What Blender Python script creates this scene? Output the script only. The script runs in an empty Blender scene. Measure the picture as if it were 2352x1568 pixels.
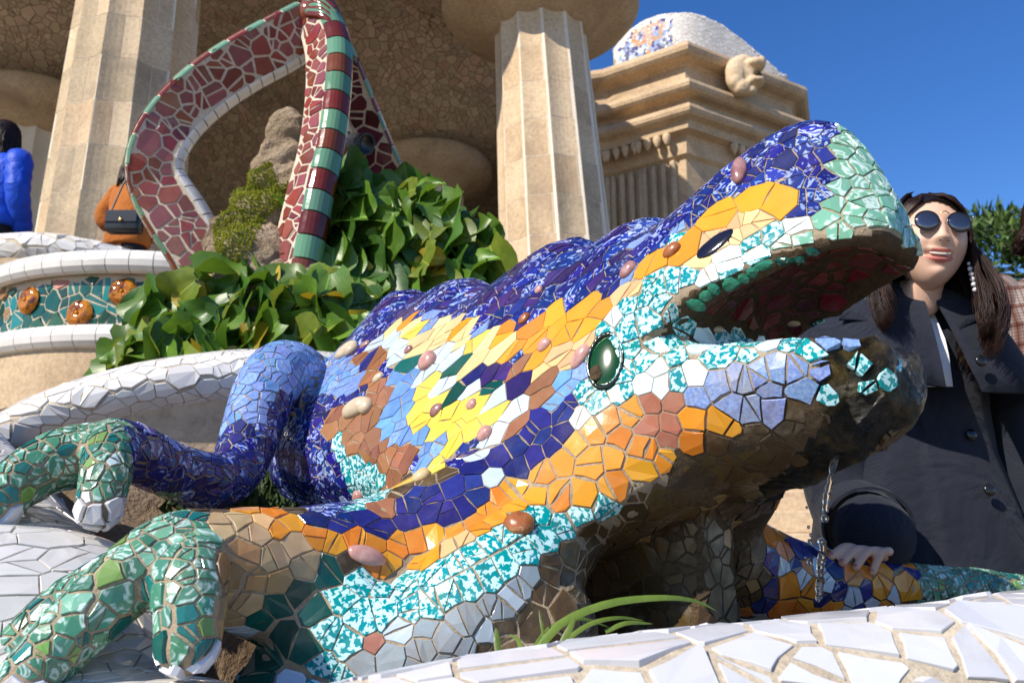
import bpy, bmesh, math, random
import numpy as np
from mathutils import Vector, Matrix
from mathutils.bvhtree import BVHTree
from mathutils.kdtree import KDTree
random.seed(7)
rng = np.random.default_rng(7)
scene = bpy.context.scene
COL = scene.collection
PI = math.pi

# ------------------------------------------------------------------ camera
FPX, TH, CZ = 1900.0, math.radians(14.0), 0.85      # focal length in px of a 2352-px wide frame, pitch, height
cam_d = bpy.data.cameras.new('camera')
cam = bpy.data.objects.new('camera', cam_d)
COL.objects.link(cam)
cam_d.sensor_width = 36.0
cam_d.lens = 36.0 * FPX / 2352.0
cam.location = (0, 0, CZ)
cam.rotation_euler = (math.radians(90) + TH, 0, 0)
cam_d.clip_start = 0.02
cam_d.clip_end = 3000
cam_d.dof.use_dof = True
cam_d.dof.focus_distance = 1.35
cam_d.dof.aperture_fstop = 8.0
scene.camera = cam
# ------------------------------------------------------------------ sun and sky
SUN_AZ, SUN_EL = math.radians(50), math.radians(40)   # azimuth measured from behind the camera towards its left
to_sun = Vector((-math.sin(SUN_AZ) * math.cos(SUN_EL), -math.cos(SUN_AZ) * math.cos(SUN_EL), math.sin(SUN_EL)))
sun_d = bpy.data.lights.new('sun', 'SUN')
sun_d.energy = 5.0
sun_d.angle = math.radians(0.55)
sun_d.color = (1.0, 0.92, 0.80)
sun = bpy.data.objects.new('sun', sun_d)
COL.objects.link(sun)
sun.location = (-6, -4, 8)
sun.rotation_euler = (-to_sun).to_track_quat('-Z', 'Y').to_euler()
world = bpy.data.worlds.new('World')
scene.world = world
world.use_nodes = True
wn, wl = world.node_tree.nodes, world.node_tree.links
wn.clear()
sky = wn.new('ShaderNodeTexSky')
sky.sky_type = 'NISHITA'
sky.sun_disc = False
sky.sun_elevation = SUN_EL
sky.sun_rotation = math.atan2(to_sun.x, to_sun.y)
sky.altitude = 100
sky.air_density = 1.0
sky.dust_density = 0.3
sky.ozone_density = 3.0
wbg = wn.new('ShaderNodeBackground')
wbg.inputs['Strength'].default_value = 0.14
wout = wn.new('ShaderNodeOutputWorld')
whs = wn.new('ShaderNodeHueSaturation')
whs.inputs['Saturation'].default_value = 1.3
whs.inputs['Hue'].default_value = 0.512
wl.new(sky.outputs[0], whs.inputs['Color'])
wl.new(whs.outputs[0], wbg.inputs[0])
wl.new(wbg.outputs[0], wout.inputs[0])
# ------------------------------------------------------------------ exposure
scene.view_settings.view_transform = 'Standard'
scene.view_settings.look = 'None'
scene.view_settings.exposure = 0.35
scene.view_settings.gamma = 1.0
scene.view_settings.use_curve_mapping = False
scene.render.engine = 'CYCLES'
scene.cycles.max_bounces = 8
scene.cycles.use_denoising = True

# ------------------------------------------------------------------ geometry helpers
CT, ST = math.cos(TH), math.sin(TH)
CAM = np.array([0, 0, CZ])
def ray(x, y):
    u = (x - 1176) / FPX; v = (784 - y) / FPX
    return np.array([u, CT - ST * v, ST + CT * v])
def P(x, y, t):                      # surveyed point: frame position and distance along the view axis
    return CAM + t * ray(x, y)
def proj(p):
    d = np.atleast_2d(np.asarray(p, float)) - CAM
    f = d[:, 1] * CT + d[:, 2] * ST
    v = -d[:, 1] * ST + d[:, 2] * CT
    f = np.where(np.abs(f) < 1e-6, 1e-6, f)
    return 1176 + FPX * d[:, 0] / f, 784 - FPX * v / f, f

ORG = {}
def V(p): return np.asarray(p, float)
def thing(name, label, cat, loc=(0, 0, 0), group=None, kind=None):
    o = bpy.data.objects.new(name, None)
    o.empty_display_size = 0.05
    COL.objects.link(o)
    o.location = loc
    ORG[o.name] = V(loc)
    tag(o, label, cat, group, kind)
    return o
def tag(o, label=None, cat=None, group=None, kind=None):
    if label: o['label'] = label
    if cat: o['category'] = cat
    if group: o['group'] = group
    if kind: o['kind'] = kind
    return o
def mesh_obj(name, verts, faces, mat, parent=None, smooth=False, fmat=None, rnd=None, origin=None, kind=None):
    """one mesh object from world-space vertices; mat is a material or a list of them"""
    verts = np.asarray(verts, float)
    if origin is None:
        origin = ORG[parent.name] if parent is not None else (verts.min(0) + verts.max(0)) / 2 * V((1, 1, 0)) + V((0, 0, verts[:, 2].min()))
    origin = V(origin)
    me = bpy.data.meshes.new(name)
    me.from_pydata((verts - origin).tolist(), [], [list(map(int, f)) for f in faces])
    for m in (mat if isinstance(mat, (list, tuple)) else [mat]):
        me.materials.append(m)
    if fmat is not None:
        me.polygons.foreach_set('material_index', np.asarray(fmat, dtype=np.int32))
    if rnd is not None:
        a = me.attributes.new('rnd', 'FLOAT', 'FACE')
        a.data.foreach_set('value', np.asarray(rnd, dtype=np.float32))
    if smooth:
        me.polygons.foreach_set('use_smooth', np.ones(len(me.polygons), dtype=bool))
    me.validate()
    me.update()
    o = bpy.data.objects.new(name, me)
    COL.objects.link(o)
    if parent is not None:
        o.parent = parent
        o.location = origin - ORG[parent.name]
    else:
        o.location = origin
    ORG[o.name] = origin
    if kind: o['kind'] = kind
    return o
class MB:
    def __init__(s): s.v = []; s.f = []; s.m = []; s.r = []
    def add(s, verts, faces, m=0, r=0.0):
        b = len(s.v)
        s.v.extend([tuple(map(float, p)) for p in verts])
        for f in faces:
            s.f.append([i + b for i in f]); s.m.append(m); s.r.append(r)
    def box(s, c, size, ax=None, m=0, bev=0.0):
        c = V(c); hx, hy, hz = [q / 2 for q in size]
        A = np.eye(3) if ax is None else np.array(ax, float)
        if bev <= 0:
            pts = [(x, y, z) for x in (-hx, hx) for y in (-hy, hy) for z in (-hz, hz)]
            fs = [(0, 1, 3, 2), (4, 6, 7, 5), (0, 4, 5, 1), (2, 3, 7, 6), (0, 2, 6, 4), (1, 5, 7, 3)]
            s.add([c + A.T @ V(p) for p in pts], fs, m); return
        bm = bmesh.new()
        bmesh.ops.create_cube(bm, size=1.0)
        for v in bm.verts: v.co = Vector((v.co.x * 2 * hx, v.co.y * 2 * hy, v.co.z * 2 * hz))
        bmesh.ops.bevel(bm, geom=list(bm.edges), offset=bev, segments=2, profile=0.5, affect='EDGES')
        bm.verts.index_update()
        s.add([c + A.T @ V(v.co) for v in bm.verts], [[v.index for v in f.verts] for f in bm.faces], m)
        bm.free()
    def obj(s, name, mat, parent=None, smooth=False, **k):
        return mesh_obj(name, s.v, s.f, mat, parent, smooth, s.m, s.r if any(s.r) else None, **k)
def loft(sections, cap=True, closed=True):
    """sections: list of (M,3) loops -> verts, faces"""
    K, M = len(sections), len(sections[0])
    vs = [tuple(p) for s in sections for p in s]
    fs = []
    for k in range(K - 1):
        for j in range(M if closed else M - 1):
            a = k * M + j; b = k * M + (j + 1) % M
            fs.append((a, b, b + M, a + M))
    if cap and closed:
        fs.append(tuple(range(M))[::-1])
        fs.append(tuple((K - 1) * M + j for j in range(M)))
        q = np.array(vs); q = q - q.mean(0)               # wind outwards
        s4 = np.array(fs[:-2]); a4, b4, c4, d4 = (q[s4[:, k]] for k in range(4))
        vol = float((a4 * np.cross(b4, c4)).sum() + (a4 * np.cross(c4, d4)).sum())
        for lp, sg in ((q[:M], -1), (q[-M:], 1)):
            vol += sg * float((lp[0] * np.cross(lp[1:-1], lp[2:])).sum())
        if vol < 0: fs = [f[::-1] for f in fs]
    return vs, fs
def catmull(pts, n):
    """resample a polyline of k-dim points to n points, smooth, even in chord length"""
    p = np.asarray(pts, float)
    if len(p) == 2:
        t = np.linspace(0, 1, n)[:, None]
        return p[0] * (1 - t) + p[1] * t
    q = np.vstack([2 * p[0] - p[1], p, 2 * p[-1] - p[-2]])
    t = (np.arange(12) / 12.)[None, :, None]; t2 = t * t; t3 = t2 * t
    a, b, c, d = (q[k:len(q) - 3 + k][:, None, :] for k in range(4))
    out = .5 * (2 * b + (c - a) * t + (2 * a - 5 * b + 4 * c - d) * t2 + (3 * b - a - 3 * c + d) * t3)
    out = np.vstack([out.reshape(-1, p.shape[1]), p[-1:]])
    d = np.r_[0, np.cumsum(np.linalg.norm(np.diff(out[:, :3], axis=0), axis=1) + 1e-9)]
    t = np.linspace(0, d[-1], n)
    return np.stack([np.interp(t, d, out[:, k]) for k in range(out.shape[1])], 1)
def cr3(a, b): return np.array((a[1] * b[2] - a[2] * b[1], a[2] * b[0] - a[0] * b[2], a[0] * b[1] - a[1] * b[0]))
def frames(path, up=(0, 0, 1)):
    path = np.asarray(path, float)
    T = np.gradient(path, axis=0)
    T /= np.linalg.norm(T, axis=1)[:, None] + 1e-12
    A = np.zeros_like(T); B = np.zeros_like(T)
    a = np.cross(T[0], V(up))
    if np.linalg.norm(a) < 1e-3: a = np.cross(T[0], V((1, 0, 0)))
    a /= np.linalg.norm(a)
    for i in range(len(path)):
        a = a - T[i] * np.dot(a, T[i]); a /= np.linalg.norm(a) + 1e-12
        A[i] = a; B[i] = cr3(a, T[i])
    return T, A, B           # B starts out closest to 'up'
def tube(path, rad, n=12, ends=True, up=(0, 0, 1), squash=1.0, rings=4):
    """round-ended tube; rad scalar or per-point; squash scales along B"""
    path = np.asarray(path, float)
    rad = np.full(len(path), rad) if np.isscalar(rad) else np.asarray(rad, float)
    T, A, B = frames(path, up)
    secs = []
    ang = np.linspace(0, 2 * PI, n, endpoint=False)
    def ring(c, a, b, r): return c + r * (np.cos(ang)[:, None] * a + squash * np.sin(ang)[:, None] * b)
    if ends:
        for k in range(rings):
            q = (k + .35) / rings * PI / 2
            secs.append(ring(path[0] - T[0] * rad[0] * math.cos(q), A[0], B[0], rad[0] * math.sin(q)))
    for i in range(len(path)): secs.append(ring(path[i], A[i], B[i], rad[i]))
    if ends:
        for k in range(rings - 1, -1, -1):
            q = (k + .35) / rings * PI / 2
            secs.append(ring(path[-1] + T[-1] * rad[-1] * math.cos(q), A[-1], B[-1], rad[-1] * math.sin(q)))
    return loft(secs)
def lathe(profile, n=32, c=(0, 0, 0), axis=(0, 0, 1), closed=False):
    """profile: list of (r,z)"""
    ax = V(axis) / np.linalg.norm(axis)
    a = np.cross(ax, (0, 1, 0)) if abs(ax[1]) < .9 else np.cross(ax, (1, 0, 0))
    a /= np.linalg.norm(a); b = np.cross(ax, a)
    ang = np.linspace(0, 2 * PI, n, endpoint=False)
    secs = [V(c) + z * ax + r * (np.cos(ang)[:, None] * a + np.sin(ang)[:, None] * b) for r, z in profile]
    return loft(secs, cap=not closed)
def blob(c, r, ax=None, nu=14, nv=10, rough=0.0, seed=0, fn=None):
    """ellipsoid with optional lumps; ax rows are its axes"""
    A = np.eye(3) if ax is None else np.array(ax, float)
    rs = np.random.default_rng(seed)
    ks = rs.normal(size=(6, 3)) * 2.2; ph = rs.uniform(0, 6.28, 6)
    vs = []
    for j in range(nv + 1):
        q = PI * (j + (0.02 if j == 0 else (-.02 if j == nv else 0))) / nv
        for i in range(nu):
            a = 2 * PI * i / nu
            d = V((math.sin(q) * math.cos(a), math.sin(q) * math.sin(a), math.cos(q)))
            k = 1 + rough * float(np.sum(np.sin(ks @ d + ph))) / 3
            if fn: k *= fn(d)
            vs.append(V(c) + A.T @ (d * V(r) * k))
    fs = []
    for j in range(nv):
        for i in range(nu):
            a = j * nu + i; b = j * nu + (i + 1) % nu
            fs.append((a, a + nu, b + nu, b))
    fs.append(tuple(range(nu))); fs.append(tuple(nv * nu + i for i in range(nu))[::-1])
    return vs, fs
def remesh(parts, voxel, smooth=4):
    """union of closed shells -> one even skin (voxel remesh), relaxed"""
    m = MB()
    for v, f in parts: m.add(v, f)
    me = bpy.data.meshes.new('tmp'); me.from_pydata(m.v, [], m.f)
    bm = bmesh.new(); bm.from_mesh(me); bmesh.ops.triangulate(bm, faces=bm.faces); 
    bmesh.ops.recalc_face_normals(bm, faces=bm.faces); bm.to_mesh(me); bm.free()
    o = bpy.data.objects.new('tmp', me); COL.objects.link(o)
    md = o.modifiers.new('r', 'REMESH'); md.mode = 'VOXEL'; md.voxel_size = voxel
    dg = bpy.context.evaluated_depsgraph_get(); dg.update()
    ev = o.evaluated_get(dg); m2 = ev.to_mesh()
    n = len(m2.vertices)
    co = np.empty(n * 3); m2.vertices.foreach_get('co', co); co = co.reshape(-1, 3).copy()
    fs = [tuple(p.vertices) for p in m2.polygons]
    ed = np.empty(len(m2.edges) * 2, dtype=np.int32); m2.edges.foreach_get('vertices', ed); ed = ed.reshape(-1, 2).copy()
    ev.to_mesh_clear()
    bpy.data.objects.remove(o); bpy.data.meshes.remove(me)
    cnt = np.bincount(ed.ravel(), minlength=n)[:, None]
    for k in range(smooth):
        for lam in (.55, -.5):
            acc = np.zeros_like(co)
            np.add.at(acc, ed[:, 0], co[ed[:, 1]]); np.add.at(acc, ed[:, 1], co[ed[:, 0]])
            co = co + lam * (acc / np.maximum(cnt, 1) - co)
    return co, fs
def tri_array(faces):
    t = []; src = []
    for i, f in enumerate(faces):
        for k in range(1, len(f) - 1): t.append((f[0], f[k], f[k + 1])); src.append(i)
    return np.array(t), np.array(src)
def pip(px, py, poly):
    """points in polygon, vectorised"""
    poly = np.asarray(poly, float)
    inside = np.zeros(len(px), bool)
    x0, y0 = poly[-1]
    for x1, y1 in poly:
        c = ((y1 > py) != (y0 > py))
        with np.errstate(divide='ignore', invalid='ignore'):
            xi = (x0 - x1) * (py - y1) / (y0 - y1) + x1
        inside ^= c & (px < xi)
        x0, y0 = x1, y1
    return inside

# ------------------------------------------------------------------ broken-tile mosaic
def clip(poly, nx, ny, d):
    out = []
    n = len(poly)
    for i in range(n):
        x0, y0 = poly[i]; x1, y1 = poly[(i + 1) % n]
        a = nx * x0 + ny * y0 - d; b = nx * x1 + ny * y1 - d
        if a <= 0: out.append((x0, y0))
        if (a < 0 < b) or (b < 0 < a):
            t = a / (a - b); out.append((x0 + t * (x1 - x0), y0 + t * (y1 - y0)))
    return out
def inset(poly, g):
    n = len(poly); res = poly
    # make it counter-clockwise first
    A = sum(poly[i][0] * poly[(i + 1) % n][1] - poly[(i + 1) % n][0] * poly[i][1] for i in range(n))
    if A < 0: poly = poly[::-1]; res = poly
    for i in range(n):
        x0, y0 = poly[i]; x1, y1 = poly[(i + 1) % n]
        dx, dy = x1 - x0, y1 - y0; L = math.hypot(dx, dy)
        if L < 1e-7: continue
        nx, ny = dy / L, -dx / L
        res = clip(res, nx, ny, nx * x0 + ny * y0 - g)
        if len(res) < 3: return None
    return res
def clean(poly, eps):
    out = []
    for p in poly:
        if not out or math.hypot(p[0] - out[-1][0], p[1] - out[-1][1]) > eps: out.append(p)
    if len(out) > 1 and math.hypot(out[0][0] - out[-1][0], out[0][1] - out[-1][1]) < eps: out.pop()
    return out
def tiles(parent, verts, faces, regfn, regs, seed=1, name='tile', limit=300, pre=None, occl=None, cand=11, stuff_name=None, ghosts=False):
    """cover a skin with separate flat pieces.  regfn(points, normals)->region index (-1: bare).
    regs: dicts with mats [(material, weight)], r (spacing), gap, h, dir/an (stretch)"""
    rs = np.random.default_rng(seed); rnd = random.Random(seed)
    verts = np.asarray(verts, float)
    tri, _ = tri_array(faces)
    bvh = BVHTree.FromPolygons([tuple(v) for v in verts], [tuple(map(int, t)) for t in tri])
    a, b, c = verts[tri[:, 0]], verts[tri[:, 1]], verts[tri[:, 2]]
    cr = np.cross(b - a, c - a); ar = np.linalg.norm(cr, axis=1) / 2
    nr = cr / (2 * ar[:, None] + 1e-15)
    vn = np.zeros_like(verts)
    for k in range(3): np.add.at(vn, tri[:, k], cr)
    vn /= np.linalg.norm(vn, axis=1)[:, None] + 1e-15
    rmin = min(g['r'] for g in regs); rmax = max(g['r'] * g.get('an', 1) for g in regs)
    rtyp = float(np.mean([g['r'] for g in regs]))
    N = int(ar.sum() / (min(rmin * 1.3, rtyp)) ** 2 * cand)
    N = min(N, 160000)
    ti = rs.choice(len(tri), N, p=ar / ar.sum())
    u = rs.random((N, 2)); m = u.sum(1) > 1; u[m] = 1 - u[m]
    w0 = 1 - u[:, 0] - u[:, 1]
    pts = a[ti] * w0[:, None] + b[ti] * u[:, :1] + c[ti] * u[:, 1:]
    nor = vn[tri[ti, 0]] * w0[:, None] + vn[tri[ti, 1]] * u[:, :1] + vn[tri[ti, 2]] * u[:, 1:]
    nor /= np.linalg.norm(nor, axis=1)[:, None] + 1e-12
    if pre is not None and len(pre[0]):
        pts = np.vstack([pre[0], pts]); nor = np.vstack([pre[1], nor])
    npre = 0 if pre is None else len(pre[0])
    reg = np.asarray(regfn(pts, nor))
    if ghosts:                                   # bare spots next to the tiling hold their place and trim its edge
        reg = np.where(reg < 0, len(regs), reg); regs = list(regs) + [dict(mats=[], r=rtyp * .38, ghost=True)]
    sv = 1 + rs.uniform(-.4, .4, len(pts)); sv[:npre] = 1.0; SV = sv.tolist()
    rr = np.array([g['r'] for g in regs]); an = np.array([g.get('an', 1.0) for g in regs])
    dr = np.array([V(g.get('dir', (1, 0, 0))) / np.linalg.norm(g.get('dir', (1, 0, 0))) for g in regs])
    cell = rmax; grid = {}
    S = []
    P3 = pts.tolist(); RG = reg.tolist(); rrl = rr.tolist(); anl = an.tolist(); drl = dr.tolist()
    for i in range(len(P3)):
        g = RG[i]
        if g < 0: continue
        x, y, z = P3[i]; kx, ky, kz = int(x // cell), int(y // cell), int(z // cell)
        ri = rrl[g] * SV[i]; A = anl[g]; D = drl[g]; ok = True
        fac = .72 if i < npre else 1.0
        for ix in (kx - 1, kx, kx + 1):
            for iy in (ky - 1, ky, ky + 1):
                for iz in (kz - 1, kz, kz + 1):
                    for j in grid.get((ix, iy, iz), ()):
                        q = P3[j]; ex, ey, ez = x - q[0], y - q[1], z - q[2]
                        d2 = ex * ex + ey * ey + ez * ez
                        if A > 1:
                            al = ex * D[0] + ey * D[1] + ez * D[2]
                            d2 -= (1 - 1 / (A * A)) * al * al
                        lim = fac * .5 * (ri + rrl[RG[j]] * SV[j])
                        if d2 < lim * lim: ok = False; break
                    if not ok: break
                if not ok: break
            if not ok: break
        if ok:
            grid.setdefault((kx, ky, kz), []).append(i); S.append(i)
    if not S: return []
    kd = KDTree(len(S))
    for k, i in enumerate(S): kd.insert(P3[i], k)
    kd.balance()
    out = []
    NL = nor.tolist()
    for k, i in enumerate(S):
        g = RG[i]; G = regs[g]; r = rrl[g]; A = anl[g]
        if 'ghost' in G: continue
        c = V(P3[i]); n = V(NL[i])
        D = V(drl[g]); t1 = D - n * np.dot(D, n)
        if np.linalg.norm(t1) < 1e-3: t1 = np.cross(n, (0.3, 1, .2))
        t1 /= np.linalg.norm(t1); t2 = cr3(n, t1)
        R = G.get('R', 1.45) * r
        if G.get('R', 2) < 1:                      # loose pieces keep a random outline of their own
            nq = rnd.choice((4, 5, 5, 6)); a0 = rnd.random() * 6
            poly = [(R * rnd.uniform(.7, 1.25) * math.cos(q), R * rnd.uniform(.7, 1.25) * math.sin(q)) for q in [a0 + 2 * PI * (i_ + rnd.uniform(-.25, .25)) / nq for i_ in range(nq)]]
        else: poly = [(R * math.cos(q * PI / 4 + .2), R * math.sin(q * PI / 4 + .2)) for q in range(8)]
        for co, kk, dist in kd.find_range(P3[i], 2.9 * r * A):
            if kk == k: continue
            j = S[kk]
            nj = NL[j]
            if nj[0] * n[0] + nj[1] * n[1] + nj[2] * n[2] < 0.05: continue
            e = V(P3[j]) - c
            x = float(np.dot(e, t1)) / A; y = float(np.dot(e, t2))
            L = math.hypot(x, y)
            if L < 1e-6: continue
            # true length kept on curved skin
            f = r * SV[i] / (r * SV[i] + rrl[RG[j]] * SV[j])
            poly = clip(poly, x / L, y / L, L * f)
            if len(poly) < 3: break
        if len(poly) < 3: continue
        poly = clean([(x * A, y) for x, y in poly], .1 * r)
        if 'zmin' in G and len(poly) > 2: poly = clip(poly, -float(t1[2]), -float(t2[2]), float(c[2]) - G['zmin'])
        if len(poly) < 3: continue
        pieces = [poly]
        if rnd.random() < G.get('split', .4):
            mx = sum(p[0] for p in poly) / len(poly) + rnd.uniform(-.2, .2) * r; my = sum(p[1] for p in poly) / len(poly) + rnd.uniform(-.2, .2) * r
            th = rnd.uniform(0, PI); nx, ny = math.cos(th), math.sin(th); dd_ = nx * mx + ny * my
            pa, pb = clip(poly, nx, ny, dd_), clip(poly, -nx, -ny, -dd_)
            if len(pa) > 2 and len(pb) > 2: pieces = [pa, pb]
        ms = G['mats']; mat = rnd.choices([q[0] for q in ms], [q[1] for q in ms])[0]
        for poly in pieces:
            gp = G.get('gap', .0025) * (1 + .5 * (rnd.random() - .5))
            poly = inset(poly, gp)
            if not poly: continue
            poly = clean(poly, .06 * r)
            if len(poly) < 3: continue
            # slightly broken outline
            jag = G.get('jag', .05) * r
            q2 = []
            for q in range(len(poly)):
                x0, y0 = poly[q]; x1, y1 = poly[(q + 1) % len(poly)]
                q2.append((x0, y0))
                L = math.hypot(x1 - x0, y1 - y0)
                if L > .75 * r and jag > 0:
                    t = rnd.uniform(.35, .65); o = -abs(rnd.gauss(0, .6)) * jag
                    q2.append((x0 + t * (x1 - x0) + (y1 - y0) / L * o, y0 + t * (y1 - y0) - (x1 - x0) / L * o))
            poly = q2
            h = .7 * G.get('h', .003) * rnd.uniform(.7, 1.3)
            tx, ty = rnd.gauss(0, G.get('tilt', .016)), rnd.gauss(0, G.get('tilt', .016))
            bev = min(G.get('bev', .0006), .1 * r)
            cx = sum(p[0] for p in poly) / len(poly); cy = sum(p[1] for p in poly) / len(poly)
            base = []; rim = []; top = []; zz = []
            for x, y in poly:
                p = c + t1 * x + t2 * y
                hit = bvh.find_nearest(tuple(p))
                off = 0.0
                if hit[0] is not None:
                    off = float(np.dot(V(hit[0]) - p, n))
                    off = max(-.6 * r, min(.6 * r, off))
                zz.append((off, off if off > 0 else G.get('follow', .9) * off))
            pc = c + t1 * cx + t2 * cy; hit = bvh.find_nearest(tuple(pc))
            oc = float(np.dot(V(hit[0]) - pc, n)) if hit[0] is not None else 0.0
            up = max(0.0, oc - sum(q[1] for q in zz) / len(zz)) * .92
            for (x, y), (off, fo) in zip(poly, zz):
                z = fo + up + tx * (x - cx) + ty * (y - cy)
                base.append(c + t1 * x + t2 * y + n * (min(off, z) - .006))
                rim.append(c + t1 * x + t2 * y + n * (z + h - bev))
                dx, dy = cx - x, cy - y; L = math.hypot(dx, dy) + 1e-9
                top.append(c + t1 * (x + dx / L * bev) + t2 * (y + dy / L * bev) + n * (z + h))
            m = len(poly)
            vs = base + rim + top
            fs = [(q, (q + 1) % m, (q + 1) % m + m, q + m) for q in range(m)] + \
                 [(q + m, (q + 1) % m + m, (q + 1) % m + 2 * m, q + 2 * m) for q in range(m)] + [tuple(range(2 * m, 3 * m))]
            out.append((c + t1 * cx + t2 * cy, n, vs, fs, mat, rnd.random()))
    # rank by how large each piece shows
    C3 = np.array([o[0] for o in out]); N3 = np.array([o[1] for o in out])
    px, py, f = proj(C3)
    sc = []
    for k, o in enumerate(out):
        d = CAM - o[0]; dist = np.linalg.norm(d); fac = float(np.dot(d / dist, o[1]))
        vis = fac > .03 and -20 < px[k] < 2372 and -20 < py[k] < 1588 and f[k] > 0
        if vis:
            top = np.array(o[2][-(len(o[3]) - 1) // 2:])
            ext = np.linalg.norm(top - o[0], axis=1).mean()
            s = ext ** 2 * fac / dist ** 2
            dv = Vector(d / dist)
            for B in [bvh] + list(occl or []):
                if B.ray_cast(Vector(o[0]) + Vector(o[1]) * .012, dv)[0] is not None: s *= .001; break
            sc.append(s)
        else: sc.append(0)
    order = sorted(range(len(out)), key=lambda k: -sc[k])
    objs = []
    mb = MB(); mats = []
    for rank, k in enumerate(order):
        c, n, vs, fs, mat, rv = out[k]
        if rank < limit and sc[k] > 0:
            objs.append(mesh_obj(name, vs, fs, mat, parent, rnd=[rv] * len(fs), origin=c))
        else:
            if mat not in mats: mats.append(mat)
            mb.add(vs, fs, mats.index(mat), rv)
    if mb.v:
        objs.append(mesh_obj(stuff_name or (name + 's'), mb.v, mb.f, mats, parent, fmat=mb.m, rnd=mb.r, kind='stuff'))
    return objs

# ------------------------------------------------------------------ materials
MATS = {}
class NT:
    def __init__(s, name):
        s.m = bpy.data.materials.new(name); s.m.use_nodes = True
        s.t = s.m.node_tree; s.n = s.t.nodes; s.l = s.t.links
        s.b = s.n['Principled BSDF']; s.out = s.n['Material Output']
    def new(s, t, **k):
        n = s.n.new(t)
        for a, v in k.items():
            if a.startswith('i_'):
                key = a[2:].replace('_', ' ')
                n.inputs[key].default_value = v
            else: setattr(n, a, v)
        return n
    def link(s, a, b): s.l.new(a, b)
    def coord(s, kind='Object', rndoff=False):
        if kind == 'World':
            o = s.new('ShaderNodeNewGeometry').outputs['Position']
        else: o = s.new('ShaderNodeTexCoord').outputs[kind]
        if rndoff:
            at = s.new('ShaderNodeAttribute', attribute_name='rnd')
            mu = s.new('ShaderNodeMath', operation='MULTIPLY'); mu.inputs[1].default_value = 37.0
            s.link(at.outputs['Fac'], mu.inputs[0])
            ad = s.new('ShaderNodeVectorMath', operation='ADD')
            s.link(o, ad.inputs[0]); s.link(mu.outputs[0], ad.inputs[1]); o = ad.outputs[0]
        return o
    def noise(s, co, scale, detail=3, rough=.55, dist=0.0):
        n = s.new('ShaderNodeTexNoise')
        n.inputs['Scale'].default_value = scale; n.inputs['Detail'].default_value = detail
        n.inputs['Roughness'].default_value = rough; n.inputs['Distortion'].default_value = dist
        if co is not None: s.link(co, n.inputs['Vector'])
        return n.outputs['Fac']
    def ramp(s, fac, stops, interp='LINEAR'):
        n = s.new('ShaderNodeValToRGB'); n.color_ramp.interpolation = interp
        e = n.color_ramp.elements
        while len(e) < len(stops): e.new(.5)
        for k, (p, c) in enumerate(stops):
            e[k].position = p
            e[k].color = (*c, 1) if not np.isscalar(c) else (c, c, c, 1)
        s.link(fac, n.inputs[0])
        return n.outputs['Color']
    def mix(s, fac, a, b, blend='MIX'):
        n = s.new('ShaderNodeMix', data_type='RGBA', blend_type=blend)
        for sock, v in ((n.inputs[0], fac), (n.inputs[6], a), (n.inputs[7], b)):
            if hasattr(v, 'is_linked') or hasattr(v, 'links'): s.link(v, sock)
            elif np.isscalar(v): sock.default_value = v
            else: sock.default_value = (*v, 1)
        return n.outputs[2]
    def bump(s, fac, strength=.3, dist=.01, normal=None):
        n = s.new('ShaderNodeBump'); n.inputs['Strength'].default_value = strength; n.inputs['Distance'].default_value = dist
        s.link(fac, n.inputs['Height'])
        if normal is not None: s.link(normal, n.inputs['Normal'])
        return n.outputs[0]
    def fin(s, col=None, rough=None, nrm=None, **k):
        for sock, v in (('Base Color', col), ('Roughness', rough), ('Normal', nrm)):
            if v is None: continue
            if hasattr(v, 'links'): s.link(v, s.b.inputs[sock])
            elif np.isscalar(v): s.b.inputs[sock].default_value = v
            else: s.b.inputs[sock].default_value = (*v, 1)
        for a, v in k.items(): s.b.inputs[a.replace('_', ' ')].default_value = v
        return s.m
def C(hx):
    """sRGB hex -> linear"""
    v = [int(hx[i:i + 2], 16) / 255 for i in (0, 2, 4)]
    return tuple(x / 12.92 if x < .04045 else ((x + .055) / 1.055) ** 2.4 for x in v)
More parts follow.
